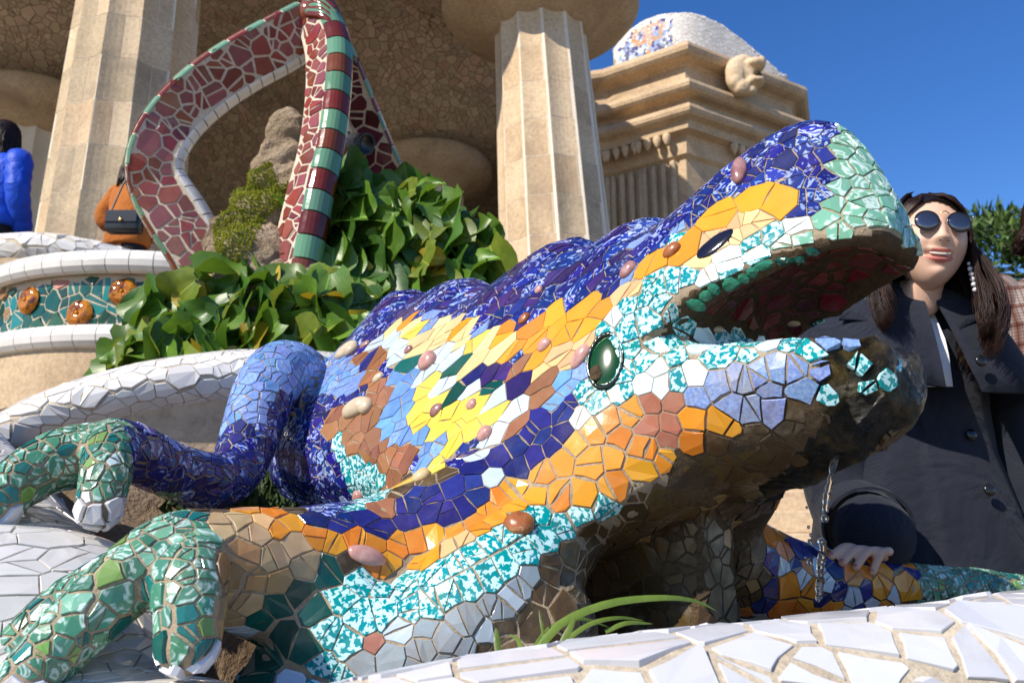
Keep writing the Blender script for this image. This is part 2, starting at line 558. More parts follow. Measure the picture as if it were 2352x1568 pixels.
def glaze(name, a, b=None, pat=None, scale=60., rough=.16, var=.18, dirt=.12, spec=.5, thr=.5):
    """glazed ceramic: plain / swirl / speckle / grain, each piece a shade of its own"""
    t = NT(name)
    co = t.coord('World', True)
    at = t.new('ShaderNodeAttribute', attribute_name='rnd').outputs['Fac']
    col = a
    if pat == 'swirl':
        n = t.noise(co, scale, 1.5, .45, 2.6)
        col = t.ramp(n, [(0, a), (thr, a), (thr + .06, tuple(.45 * x + .55 * y for x, y in zip(a, b))), (thr + .12, b), (thr + .17, tuple(.6 * x + .4 * y for x, y in zip(a, b))), (thr + .25, a)])
    elif pat == 'speckle':
        n = t.noise(co, scale, 2.2, .5, .35)
        col = t.ramp(n, [(0, a), (thr - .02, a), (thr + .02, b), (1, b)])
    elif pat == 'grain':
        n = t.noise(co, scale, 2, .6, 0)
        col = t.ramp(n, [(.3, a), (.7, b)])
    elif pat == 'marble':
        n = t.noise(co, scale, 3, .55, 1.2)
        col = t.ramp(n, [(.3, a), (.55, tuple(.5 * (x + y) for x, y in zip(a, b))), (.72, b)])
    v = t.new('ShaderNodeMapRange'); v.inputs['To Min'].default_value = 1 - var; v.inputs['To Max'].default_value = 1 + var
    t.link(at, v.inputs['Value'])
    mul = t.new('ShaderNodeHueSaturation')
    if hasattr(col, 'links'): t.link(col, mul.inputs['Color'])
    else: mul.inputs['Color'].default_value = (*col, 1)
    t.link(v.outputs[0], mul.inputs['Value'])
    hv = t.new('ShaderNodeMapRange'); hv.inputs['To Min'].default_value = .5 - .012; hv.inputs['To Max'].default_value = .5 + .012
    fr = t.new('ShaderNodeMath', operation='FRACT'); m7 = t.new('ShaderNodeMath', operation='MULTIPLY'); m7.inputs[1].default_value = 7.3
    t.link(at, m7.inputs[0]); t.link(m7.outputs[0], fr.inputs[0]); t.link(fr.outputs[0], hv.inputs['Value']); t.link(hv.outputs[0], mul.inputs['Hue'])
    dn = t.noise(t.coord('World'), 9.0, 6, .7)
    df = t.ramp(dn, [(.5, 0.0), (.78, dirt * 3)])
    fin = t.mix(df, mul.outputs[0], (.26, .2, .14))
    rn = t.ramp(t.noise(t.coord('World'), 24, 4, .6), [(.35, rough * .7), (.75, rough * 2.0)])
    bn = t.bump(t.noise(co, 16, 2, .5), .06, .01)
    bn = t.bump(t.noise(co, 300, 2, .5), .05, .002, bn)
    return t.fin(fin, rn, bn, Specular_IOR_Level=spec)
def stony(name, a, b, scale=6., rough=.85, bump=.35, bscale=60., bdist=.01, stain=None, kind='World'):
    t = NT(name)
    co = t.coord(kind)
    n = t.noise(co, scale, 6, .62)
    col = t.ramp(n, [(.28, a), (.72, b)])
    n2 = t.noise(co, scale * 13, 3, .7)
    col = t.mix(.22, col, t.ramp(n2, [(.3, (.05, .04, .03)), (.6, (.9, .85, .75))]), 'OVERLAY')
    if stain:
        s2 = t.ramp(t.noise(co, scale * .55, 5, .7, .6), [(.5, 0.), (.68, 1.)])
        col = t.mix(s2, col, stain)
    return t.fin(col, rough, t.bump(t.noise(co, bscale, 6, .65), bump, bdist), Specular_IOR_Level=.3)
# ------------------------------------------------------------------ tile glazes and stones
WHITE = (.72, .74, .76)
M = {}
M['cobalt'] = glaze('cobalt_swirl_glaze', (.01, .016, .16), (.3, .4, .74), 'swirl', 38, .13, .35, .05, thr=.56)
M['cobalt2'] = glaze('cobalt_pale_swirl_glaze', (.02, .04, .26), (.5, .6, .85), 'swirl', 44, .13, .3, .05, thr=.5)
M['navy'] = glaze('navy_glaze', (.014, .014, .11), (.02, .025, .17), 'grain', 40, .11, .35, .06)
M['purple'] = glaze('purple_glaze', (.028, .014, .085), (.04, .02, .13), 'grain', 30, .13, .3, .06)
M['cornflower'] = glaze('cornflower_glaze', (.13, .22, .53), (.24, .36, .68), 'grain', 160, .2, .2, .1)
M['midblue'] = glaze('mid_blue_glaze', (.1, .23, .52), (.16, .32, .62), 'grain', 40, .16, .2, .08)
M['granite'] = glaze('speckled_blue_glaze', (.09, .17, .42), (.25, .34, .55), 'grain', 240, .3, .18, .3)
M['turq'] = glaze('turquoise_speckle_glaze', (.0, .23, .25), (.48, .74, .77), 'speckle', 135, .14, .1, .05, thr=.5)
M['aqua'] = glaze('pale_aqua_glaze', (.55, .72, .76), (.68, .8, .83), 'grain', 20, .14, .1, .08)
M['mint'] = glaze('mint_swirl_glaze', (.16, .38, .26), (.6, .75, .7), 'swirl', 30, .15, .14, .05, thr=.5)
M['green'] = glaze('green_swirl_glaze', (.06, .21, .13), (.5, .65, .6), 'swirl', 38, .15, .3, .1, thr=.53)
M['green2'] = glaze('leaf_green_glaze', (.16, .3, .07), None, None, 30, .2, .2, .1)
M['teal'] = glaze('teal_glaze', (.01, .15, .14), None, None, 30, .15, .35, .08)
M['dkgreen'] = glaze('dark_green_glaze', (.006, .075, .055), None, None, 30, .14, .35, .06)
M['orange'] = glaze('orange_glaze', (.66, .26, .012), (.7, .3, .02), 'grain', 14, .14, .14, .06)
M['orange2'] = glaze('deep_orange_glaze', (.6, .19, .01), (.68, .27, .03), 'marble', 20, .14, .14, .08)
M['yellow'] = glaze('yellow_glaze', (.72, .48, .05), (.75, .55, .1), 'grain', 14, .14, .1, .06)
M['cream'] = glaze('cream_glaze', (.68, .5, .22), (.7, .55, .27), 'grain', 12, .16, .12, .08)
M['peach'] = glaze('peach_glaze', (.66, .4, .18), None, None, 12, .18, .14, .1)
M['brown'] = glaze('brown_glaze', (.26, .105, .045), (.3, .13, .06), 'grain', 30, .16, .2, .1)
M['paleblue'] = glaze('pale_grey_blue_glaze', (.42, .52, .6), (.5, .58, .64), 'grain', 20, .16, .08, .1)
M['grey'] = glaze('grey_blue_glaze', (.3, .36, .4), None, None, 20, .22, .15, .25)
M['tan'] = glaze('tan_stoneware', (.38, .26, .13), (.46, .34, .18), 'grain', 30, .35, .2, .25)
M['ochre'] = glaze('ochre_stoneware', (.26, .15, .055), (.36, .22, .08), 'marble', 24, .35, .3, .3)
M['olive'] = glaze('ochre_stoneware_shade_dark', (.05, .03, .01), (.09, .054, .016), 'marble', 24, .4, .4, .4)  # ochre tiles darkened to paint in the shade below neck and chest
M['terra'] = glaze('terracotta_stoneware', (.36, .12, .06), (.45, .2, .12), 'marble', 20, .3, .2, .2)
M['red'] = glaze('dark_red_glaze', (.1, .012, .008), (.16, .02, .012), 'grain', 20, .18, .4, .2)
M['white'] = glaze('white_glaze', (.69, .665, .62), (.76, .735, .69), 'grain', 8, .12, .06, .07)
M['claw'] = glaze('pale_claw_glaze', (.62, .62, .66), None, None, 8, .14, .06, .15)
M['grout'] = stony('sandy_grout', (.25, .195, .135), (.4, .325, .23), 9, .95, .7, 220, .004, stain=(.13, .1, .075))
M['wgrout'] = stony('pale_grout', (.42, .35, .26), (.56, .49, .38), 9, .95, .6, 200, .004)
M['rough'] = stony('rough_mortar_shade_dark', (.06, .04, .02), (.13, .09, .05), 12, .95, 1.0, 70, .015, stain=(.07, .05, .03))  # mortar, its colour darkened to carry the shade beneath the body
def slime():
    t = NT('wet_algae')
    co = t.coord('World')
    n = t.noise(co, 16, 7, .7, .6)
    col = t.ramp(n, [(.3, (.003, .003, .002)), (.5, (.016, .012, .003)), (.56, (.075, .05, .007)), (.72, (.15, .1, .025))])
    return t.fin(col, t.ramp(t.noise(co, 30, 3), [(.4, .15), (.6, .5)]), t.bump(t.noise(co, 45, 8, .75, 1.2), 1.0, .04), Specular_IOR_Level=.4)
M['slime'] = slime()

# ------------------------------------------------------------------ the lizard's own frame: s along its heading, w to its right, z up
H = V((.68, -.73, 0)); H /= np.linalg.norm(H)
RT = V((H[1], -H[0], 0)); UP = V((0, 0, 1))
NOSE = P(2090, 540, 1.12)
def L(s, w, z): q = NOSE + H * s + RT * w; q[2] = z; return q
def toL(p): d = np.asarray(p) - NOSE; return d @ H, d @ RT, np.asarray(p)[..., 2]
def body_loft(secs, per=9, m=15):
    """secs: (s, [(w,z)...]) crest -> belly for one half; mirrored, smoothed lengthwise"""
    prof = []
    for s, pr in secs:
        q = catmull([(w, z, 0) for w, z in pr], m)[:, :2]
        q[0, 0] = 0; q[-1, 0] = 0
        prof.append(np.c_[np.full(m, s), q])
    prof = np.array(prof)                        # K,m,3
    K = len(prof); n = (K - 1) * 5 + 1
    # smooth along s by parameter
    tt = np.linspace(0, K - 1, n); out = []
    for t in tt:
        i = min(int(t), K - 2); f = t - i
        p0 = prof[max(i - 1, 0)]; p1 = prof[i]; p2 = prof[i + 1]; p3 = prof[min(i + 2, K - 1)]
        f2, f3 = f * f, f * f * f
        out.append(.5 * (2 * p1 + (p2 - p0) * f + (2 * p0 - 5 * p1 + 4 * p2 - p3) * f2 + (3 * p1 - p0 - 3 * p2 + p3) * f3))
    loops = []
    for a in out:
        near = [L(*q) for q in a]; far = [L(q[0], -q[1], q[2]) for q in a[-2:0:-1]]
        loops.append(np.array(near + far))
    return loft(loops)
trunk = body_loft([
    (-1.85, [(0, 1.16), (.03, 1.14), (.03, 1.11), (0, 1.09)]),
    (-1.6, [(0, 1.24), (.06, 1.22), (.1, 1.13), (.08, 1.05), (0, 1.02)]),
    (-1.42, [(0, 1.31), (.08, 1.28), (.16, 1.17), (.18, 1.06), (.12, .98), (0, .95)]),
    (-1.33, [(0, 1.345), (.07, 1.32), (.16, 1.22), (.235, 1.09), (.24, 1.03), (.18, .95), (0, .92)]),
    (-1.24, [(0, 1.405), (.06, 1.385), (.16, 1.26), (.265, 1.12), (.285, 1.04), (.225, .94), (0, .9)]),
    (-1.14, [(0, 1.448), (.06, 1.425), (.165, 1.27), (.27, 1.11), (.292, 1.02), (.23, .925), (0, .88)]),
    (-1.05, [(0, 1.408), (.07, 1.385), (.17, 1.25), (.27, 1.08), (.285, .99), (.215, .91), (0, .87)]),
    (-.92, [(0, 1.422), (.07, 1.395), (.175, 1.25), (.26, 1.06), (.265, .97), (.2, .89), (0, .86)]),
    (-.82, [(0, 1.37), (.08, 1.345), (.175, 1.22), (.26, 1.04), (.275, .94), (.21, .87), (0, .85)]),
    (-.75, [(0, 1.392), (.08, 1.36), (.175, 1.22), (.26, 1.03), (.29, .91), (.23, .85), (0, .84)]),
    (-.62, [(0, 1.432), (.08, 1.385), (.175, 1.21), (.25, 1.05), (.3, .91), (.27, .81), (0, .83)]),
    (-.53, [(0, 1.39), (.08, 1.355), (.17, 1.21), (.235, 1.06), (.29, .9), (.28, .8), (0, .84)]),
    (-.45, [(0, 1.42), (.08, 1.37), (.165, 1.22), (.215, 1.08), (.265, .93), (.25, .83), (0, .86)]),
    (-.37, [(0, 1.39), (.09, 1.33), (.16, 1.22), (.195, 1.1), (.225, .97), (.21, .89), (0, .88)]),
    (-.3, [(0, 1.36), (.09, 1.3), (.14, 1.2), (.16, 1.09), (.17, .99), (.14, .93), (0, .91)]),
    (-.27, [(0, 1.28), (.06, 1.24), (.09, 1.15), (.1, 1.07), (.1, 1.0), (.07, .96), (0, .95)])])
skull = body_loft([
    (-.46, [(0, 1.38), (.08, 1.34), (.15, 1.24), (.17, 1.12), (.12, 1.04), (0, 1.02)]),
    (-.37, [(0, 1.398), (.085, 1.35), (.15, 1.25), (.185, 1.15), (.15, 1.06), (0, 1.04)]),
    (-.29, [(0, 1.428), (.075, 1.39), (.14, 1.28), (.172, 1.19), (.15, 1.155), (0, 1.16)]),
    (-.235, [(0, 1.455), (.06, 1.425), (.12, 1.31), (.158, 1.212), (.142, 1.19), (.08, 1.21), (0, 1.22)]),
    (-.17, [(0, 1.476), (.05, 1.45), (.1, 1.34), (.142, 1.228), (.128, 1.204), (.07, 1.232), (0, 1.245)]),
    (-.11, [(0, 1.474), (.045, 1.45), (.085, 1.36), (.125, 1.243), (.112, 1.222), (.06, 1.25), (0, 1.262)]),
    (-.065, [(0, 1.44), (.038, 1.41), (.072, 1.34), (.11, 1.252), (.098, 1.232), (.05, 1.252), (0, 1.262)]),
    (-.032, [(0, 1.375), (.032, 1.345), (.06, 1.3), (.092, 1.256), (.08, 1.238), (0, 1.242)]),
    (-.008, [(0, 1.31), (.024, 1.295), (.05, 1.272), (.06, 1.256), (.05, 1.246), (0, 1.246)])])
jaw = body_loft([
    (-.46, [(0, 1.15), (.12, 1.13), (.185, 1.06), (.19, .96), (.14, .91), (0, .89)]),
    (-.36, [(0, 1.16), (.12, 1.155), (.185, 1.1), (.195, 1.01), (.16, .94), (0, .9)]),
    (-.29, [(0, 1.13), (.11, 1.14), (.172, 1.12), (.185, 1.04), (.14, .955), (0, .91)]),
    (-.22, [(0, 1.105), (.1, 1.125), (.155, 1.115), (.17, 1.05), (.125, .975), (0, .925)]),
    (-.15, [(0, 1.1), (.09, 1.12), (.138, 1.113), (.152, 1.06), (.11, .99), (0, .945)]),
    (-.09, [(0, 1.105), (.075, 1.12), (.115, 1.11), (.128, 1.06), (.09, 1.005), (0, .968)]),
    (-.05, [(0, 1.11), (.055, 1.115), (.085, 1.1), (.095, 1.06), (.065, 1.015), (0, .995)]),
    (-.022, [(0, 1.1), (.03, 1.098), (.05, 1.085), (.056, 1.06), (.035, 1.035), (0, 1.025)])])
chest = body_loft([
    (-.75, [(0, .95), (.08, .93), (.07, .8), (.06, .55), (.04, .4), (0, .39)]),
    (-.55, [(0, .95), (.08, .93), (.06, .82), (.05, .6), (.04, .4), (0, .39)]),
    (-.42, [(0, .95), (.07, .93), (.06, .84), (.06, .6), (.05, .4), (0, .39)]),
    (-.33, [(0, .94), (.045, .92), (.045, .8), (.06, .6), (.05, .4), (0, .39)])])
def limb(pts, n=16, m=22, up=(0, 0, 1), squash=1.0):
    q = catmull([(*L(*p[:3]), p[3]) for p in pts], m)
    return tube(q[:, :3], q[:, 3], n, True, up, squash)
forearm = [
    limb([(-.5, .14, .95, .1), (-.6, .24, .87, .13), (-.66, .36, .815, .12), (-.67, .5, .81, .1), (-.66, .61, .825, .078), (-.65, .68, .83, .06)]),
    limb([(-.48, .2, .88, .08), (-.5, .31, .79, .1), (-.55, .4, .71, .1), (-.63, .5, .75, .08)]),
    limb([(-.46, .27, .74, .09), (-.53, .38, .64, .1), (-.6, .48, .62, .085), (-.64, .55, .66, .06)]),
    limb([(-.67, .64, .85, .05), (-.655, .70, .845, .047), (-.65, .76, .805, .041), (-.645, .81, .755, .036), (-.64, .845, .715, .031)]),
    limb([(-.645, .67, .83, .05), (-.605, .695, .82, .045), (-.575, .705, .785, .039), (-.56, .71, .745, .034)]),
    limb([(-.66, .66, .83, .045), (-.70, .74, .81, .04), (-.72, .81, .76, .035), (-.725, .845, .715, .031)])]
TOES = [(-.64, .85, .705), (-.56, .712, .735), (-.725, .85, .705), (-.98, .84, .885), (-.87, .725, .905), (-1.08, .85, .86)]
hindleg = [
    limb([(-1.32, .12, 1.18, .085), (-1.28, .21, 1.22, .078), (-1.22, .285, 1.215, .07), (-1.17, .345, 1.15, .062), (-1.13, .385, 1.065, .056),
          (-1.10, .42, .995, .05), (-1.06, .48, .965, .05), (-1.03, .56, .975, .046), (-1.0, .63, .995, .046), (-.98, .68, 1.0, .05)]),
    limb([(-.985, .68, 1.0, .045), (-.99, .75, .985, .042), (-.985, .81, .94, .036), (-.98, .84, .885, .03)]),
    limb([(-.985, .68, 1.0, .045), (-.93, .70, .995, .04), (-.89, .715, .955, .035), (-.87, .725, .905, .031)]),
    limb([(-.99, .66, .995, .045), (-1.04, .75, .97, .038), (-1.07, .82, .91, .033), (-1.08, .85, .86, .03)])]
farleg = [
    limb([(-.5, -.14, .92, .11), (-.5, -.28, .83, .1), (-.44, -.42, .79, .075), (-.37, -.56, .777, .056), (-.29, -.7, .77, .046), (-.23, -.82, .765, .042)]),
    limb([(-.25, -.78, .765, .042), (-.19, -.92, .76, .034), (-.15, -1.02, .75, .03)]),
    limb([(-.27, -.74, .765, .042), (-.27, -.88, .76, .034), (-.27, -.98, .745, .03)])]
LV, LF = remesh([trunk, skull, jaw, chest] + forearm + hindleg + farleg, .0085, 5)
print('lizard skin', len(LV), 'verts')

# patches of the mosaic, traced on the sunny flank (frame px of the survey photo)
RG = {}
def reg(name, mats, r, gap=.0017, h=.0026, an=1.0, **k):
    RG[name] = dict(mats=[(M[a], b) for a, b in mats], r=r * .98, gap=gap * .46, h=h * .8, split=k.pop('split', .45), an=an, dir=tuple(H * .75 + UP * .5 - RT * .35), **k)
reg('cobalt', [('cobalt', 6), ('cobalt2', 2.4), ('navy', 2)], .0205, .0014)
reg('crest', [('cobalt', 6), ('cobalt2', 2), ('purple', 1.6), ('cornflower', .5), ('navy', 1)], .020, .0014, an=1.7)
reg('mint', [('mint', 1)], .027, .0022, zmin=1.241)
reg('eyepatch', [('orange', 5)], .05, .0009, split=.2)
reg('eyecream', [('cream', 3), ('peach', 1)], .026, .0009)
reg('orange', [('orange', 9), ('aqua', .9)], .032, .0008, an=1.6)
reg('peach', [('peach', 5), ('cream', 2), ('orange', 1)], .03, .0008, an=1.6)
reg('cream', [('cream', 8), ('orange', 1.1), ('yellow', .4)], .031, .0008, an=1.7)
reg('paleblue', [('paleblue', 9), ('dkgreen', 1.0)], .032, .0008, an=1.8)
reg('navypatch', [('purple', 5), ('navy', 2)], .028, .0009, an=1.4)
reg('brownr', [('brown', 6), ('purple', 2.2)], .030, .0009, an=1.7)
reg('yellow', [('yellow', 8), ('paleblue', .5), ('green2', .25)], .032, .0008, an=1.5)
reg('midblue', [('midblue', 6), ('cornflower', 3), ('peach', .25)], .029, .001, an=1.4)
reg('brown', [('brown', 9), ('navy', .6)], .036, .0009)
reg('cornpatch', [('cornflower', 1)], .024, .0007, an=1.4)
reg('turq', [('turq', 6), ('aqua', 3.2)], .029, .0013)
reg('turqband', [('turq', 9), ('aqua', .4)], .033, .0012)
reg('turqfine', [('turq', 1)], .026, .0009)
reg('granite', [('granite', 1)], .032, .0018)
reg('navy', [('navy', 9), ('paleblue', .5)], .032, .0011)
reg('obig', [('orange', 3), ('orange2', 3), ('peach', .25)], .036, .0038)
reg('osmall', [('orange', 3), ('orange2', 4), ('peach', .6)], .030, .0013)
reg('terra', [('terra', 4), ('orange2', .6)], .03, .0024)
reg('tan', [('tan', 6), ('ochre', 1)], .036, .0016)
reg('ochre', [('ochre', 6), ('tan', 2), ('terra', .5)], .034, .0024)
reg('dkgreen', [('dkgreen', 9), ('paleblue', 1.0)], .036, .0014)
reg('grey', [('grey', 9), ('terra', .35), ('paleblue', 2)], .026, .002)
reg('under', [('olive', 9), ('ochre', .35)], .030, .003, .0012, tilt=.008, bev=.0003)  # undersides: shade is put into the tile colour
reg('palate', [('red', 1)], .030, .010)
reg('leg', [('cornflower', 6), ('midblue', 2.5)], .021, .0016)
reg('legdark', [('cobalt', 5), ('navy', 4)], .021, .0016)
reg('foot', [('green', 7), ('teal', 1.5), ('green2', .7), ('mint', 1.6), ('aqua', .3)], .0175, .0026)
reg('farmix', [('orange2', 3), ('paleblue', 3), ('navy', 1.5), ('cobalt', 1)], .034, .0015)
reg('wet', [('turq', 4), ('granite', 2)], .030, .004, R=.62)
reg('claw', [('claw', 1)], .026, .0012, .004)
RN = list(RG); RI = {n: i for i, n in enumerate(RN)}; REGS = [RG[n] for n in RN]
POLY = [  # first hit wins
    ('foot', [(-60, 1000), (100, 945), (200, 930), (296, 960), (305, 1120), (100, 1180), (-60, 1320)]),
    ('foot', [(-80, 1600), (-80, 1330), (150, 1190), (300, 1150), (440, 1165), (480, 1210), (478, 1500), (440, 1600)]),
    ('legdark', [(290, 950), (380, 960), (495, 995), (560, 960), (585, 975), (590, 1120), (300, 1130)]),
    ('leg', [(540, 760), (770, 770), (800, 860), (760, 905), (700, 910), (640, 900), (590, 990), (480, 1060), (480, 900)]),
    ('cornpatch', [(725, 830), (800, 818), (830, 850), (838, 890), (800, 915), (760, 910), (730, 900)]),
    ('cobalt', [(768, 905), (720, 915), (640, 960), (600, 1030), (610, 1100), (680, 1170), (800, 1200), (812, 1150), (790, 1085), (757, 1010), (737, 985), (745, 955), (780, 930)]),
    ('turqfine', [(745, 990), (790, 1030), (850, 1058), (892, 1090), (886, 1122), (852, 1168), (815, 1178), (806, 1130), (786, 1080)]),
    ('brown', [(797, 812), (888, 806), (884, 838), (852, 862), (898, 885), (908, 912), (872, 940), (862, 985), (885, 1020), (960, 1034), (948, 1080), (925, 1112), (870, 1168), (845, 1172), (890, 1110), (892, 1085), (850, 1058), (790, 1030), (745, 1000), (735, 980), (775, 935), (830, 935), (838, 890), (826, 850)]),
    ('mint', [(1930, 296), (1968, 285), (2020, 340), (2060, 410), (2130, 500), (2130, 580), (2000, 545), (1908, 556), (1781, 585), (1795, 565), (1861, 513), (1893, 467), (1911, 450), (1918, 367), (1908, 335)]),
    ('eyecream', [(1600, 560), (1650, 520), (1700, 488), (1745, 487), (1765, 508), (1740, 535), (1680, 565), (1620, 590), (1585, 590)]),
    ('eyepatch', [(1560, 545), (1600, 500), (1645, 463), (1701, 433), (1755, 425), (1795, 427), (1825, 453), (1835, 470), (1825, 497), (1781, 525), (1700, 560), (1620, 592), (1530, 620), (1480, 640), (1475, 625), (1500, 595)]),
    ('peach', [(1470, 640), (1540, 605), (1600, 590), (1640, 590), (1560, 622), (1500, 640), (1455, 670), (1410, 705), (1405, 690), (1430, 665)]),
    ('orange', [(1130, 766), (1161, 736), (1174, 722), (1196, 748), (1244, 726), (1284, 689), (1311, 716), (1357, 673), (1384, 664), (1407, 675), (1430, 668), (1410, 705), (1385, 735), (1365, 770), (1330, 770), (1300, 790), (1260, 800), (1201, 812), (1171, 832), (1160, 806)]),
    ('peach', [(1330, 765), (1372, 752), (1355, 790), (1340, 830), (1310, 850), (1270, 862), (1240, 860), (1232, 820), (1262, 796), (1300, 785)]),
    ('cream', [(917, 727), (934, 722), (971, 763), (981, 768), (1017, 736), (1061, 722), (1077, 737), (1094, 769), (1106, 775), (1131, 764), (1160, 786), (1171, 815), (1171, 830), (1137, 840), (1104, 850), (1067, 853), (1064, 829), (1047, 799), (1031, 796), (997, 803), (957, 824), (931, 819), (917, 773), (885, 768)]),
    ('navypatch', [(1064, 855), (1104, 848), (1150, 810), (1175, 812), (1172, 850), (1130, 860), (1085, 880), (1066, 885)]),
    ('brownr', [(1173, 832), (1205, 812), (1228, 810), (1236, 862), (1276, 862), (1270, 900), (1250, 935), (1215, 965), (1190, 1000), (1165, 1020), (1175, 980), (1215, 935), (1200, 905), (1168, 885)]),
    ('midblue', [(1276, 858), (1310, 850), (1335, 800), (1345, 830), (1330, 870), (1310, 920), (1262, 940), (1245, 945), (1268, 905)]),
    ('yellow', [(962, 872), (995, 872), (1007, 912), (1017, 932), (1044, 926), (1070, 912), (1104, 916), (1117, 936), (1144, 942), (1146, 970), (1117, 990), (1070, 1020), (1040, 1050), (1005, 1080), (960, 1110), (940, 1120), (930, 1110), (960, 1085), (1010, 1050), (1030, 1010), (975, 993), (944, 970), (937, 925), (950, 885)]),
    ('midblue', [(884, 860), (962, 855), (955, 880), (940, 925), (946, 972), (978, 994), (1030, 1005), (1022, 1040), (985, 1075), (945, 1110), (930, 1110), (955, 1070), (960, 1035), (885, 1020), (862, 985), (872, 940), (908, 912)]),
    ('paleblue', [(828, 800), (850, 780), (895, 767), (918, 773), (931, 819), (957, 824), (997, 803), (1031, 797), (1047, 799), (1064, 829), (1066, 885), (1100, 880), (1174, 845), (1168, 885), (1200, 905), (1215, 935), (1175, 980), (1165, 1020), (1110, 1050), (1060, 1060), (1117, 990), (1146, 970), (1144, 942), (1117, 936), (1104, 914), (1070, 912), (1017, 932), (1007, 912), (995, 872), (962, 868), (884, 860), (888, 808), (830, 806)]),
    ('navy', [(1345, 825), (1325, 880), (1312, 925), (1265, 935), (1220, 985), (1160, 1010), (1120, 1040), (1084, 1065), (1014, 1115), (957, 1125), (907, 1160), (784, 1180), (640, 1172), (640, 1180), (700, 1192), (784, 1210), (844, 1226), (891, 1240), (971, 1226), (1064, 1193), (1154, 1122), (1217, 1079), (1261, 1052), (1295, 1030), (1312, 990), (1325, 930)]),
    ('terra', [(1465, 920), (1500, 902), (1570, 905), (1595, 935), (1560, 965), (1545, 1030), (1510, 1040), (1480, 1000)]),
    ('obig', [(1290, 1035), (1330, 980), (1400, 935), (1470, 905), (1500, 900), (1600, 920), (1690, 965), (1580, 1040), (1500, 1080), (1440, 1130), (1367, 1158), (1204, 1162), (1154, 1122), (1217, 1079), (1261, 1052)]),
    ('osmall', [(547, 1170), (640, 1172), (700, 1192), (784, 1210), (844, 1226), (891, 1240), (971, 1226), (1064, 1193), (1154, 1122), (1210, 1160), (1164, 1197), (1097, 1240), (1017, 1287), (951, 1314), (874, 1307), (784, 1270), (743, 1246), (617, 1226), (575, 1195)]),
    ('turqband', [(1367, 1156), (1400, 1170), (1284, 1235), (1194, 1306), (1107, 1347), (971, 1416), (861, 1430), (824, 1454), (811, 1540), (800, 1600), (700, 1600), (717, 1545), (733, 1429), (767, 1345), (800, 1315), (870, 1306), (951, 1314), (1017, 1287), (1097, 1240), (1164, 1197), (1204, 1162)]),
    ('dkgreen', [(653, 1358), (727, 1302), (784, 1296), (810, 1320), (767, 1345), (733, 1429), (717, 1545), (700, 1600), (560, 1600), (530, 1450), (600, 1392)]),
    ('tan', [(480, 1170), (560, 1185), (617, 1226), (743, 1246), (784, 1270), (800, 1296), (727, 1302), (670, 1330), (640, 1310), (560, 1240), (480, 1210)]),
    ('ochre', [(440, 1180), (480, 1205), (560, 1238), (640, 1310), (690, 1325), (600, 1392), (530, 1450), (500, 1560), (460, 1470), (445, 1300)]),
    ('grey', [(1200, 1300), (1230, 1310), (1120, 1480), (1040, 1530), (980, 1600), (790, 1600), (811, 1540), (824, 1454), (861, 1430), (971, 1416), (1107, 1347)]),
    ('granite', [(1545, 905), (1620, 875), (1720, 845), (1800, 825), (1865, 835), (1870, 910), (1950, 960), (1900, 990), (1800, 960), (1700, 962), (1600, 918)]),
    ('turq', [(1425, 663), (1475, 640), (1560, 620), (1640, 585), (1781, 520), (1850, 490), (1870, 510), (1795, 575), (1700, 620), (1610, 660), (1570, 720), (1600, 760), (1750, 755), (1850, 735), (1900, 730), (1870, 830), (1720, 845), (1545, 905), (1465, 908), (1400, 938), (1330, 985), (1300, 1040), (1290, 1030), (1315, 985), (1330, 900), (1345, 800), (1375, 750), (1410, 705)]),
    ('crest', [(780, 830), (828, 800), (850, 780), (895, 767), (917, 727), (934, 722), (971, 763), (981, 768), (1017, 736), (1061, 722), (1077, 737), (1094, 769), (1106, 775), (1131, 766), (1161, 736), (1174, 722), (1196, 748), (1244, 726), (1284, 689), (1311, 716), (1357, 673), (1384, 664), (1407, 675), (1430, 665), (1475, 625), (1500, 595), (1580, 520), (1560, 440), (1300, 500), (1100, 600), (900, 620), (780, 740)]),
    ('cobalt', [(1560, 540), (1645, 463), (1701, 433), (1755, 425), (1795, 427), (1825, 453), (1835, 470), (1825, 497), (1781, 525), (1861, 513), (1893, 467), (1911, 450), (1918, 367), (1908, 335), (1930, 296), (1968, 280), (1900, 240), (1700, 300), (1540, 460)]),
]
ALGAE = [(1862, 735), (1950, 722), (2110, 745), (2135, 850), (2100, 960), (1990, 1050), (1880, 1140), (1740, 1180), (1700, 1140), (1790, 1090), (1850, 1020), (1890, 965), (1870, 900), (1885, 830)]
FARPOLY = [('farmix', [(1700, 1150), (2060, 1250), (2120, 1335), (2100, 1500), (1700, 1500)]), ('foot', [(2060, 1200), (2600, 1200), (2600, 1500), (2060, 1500)])]
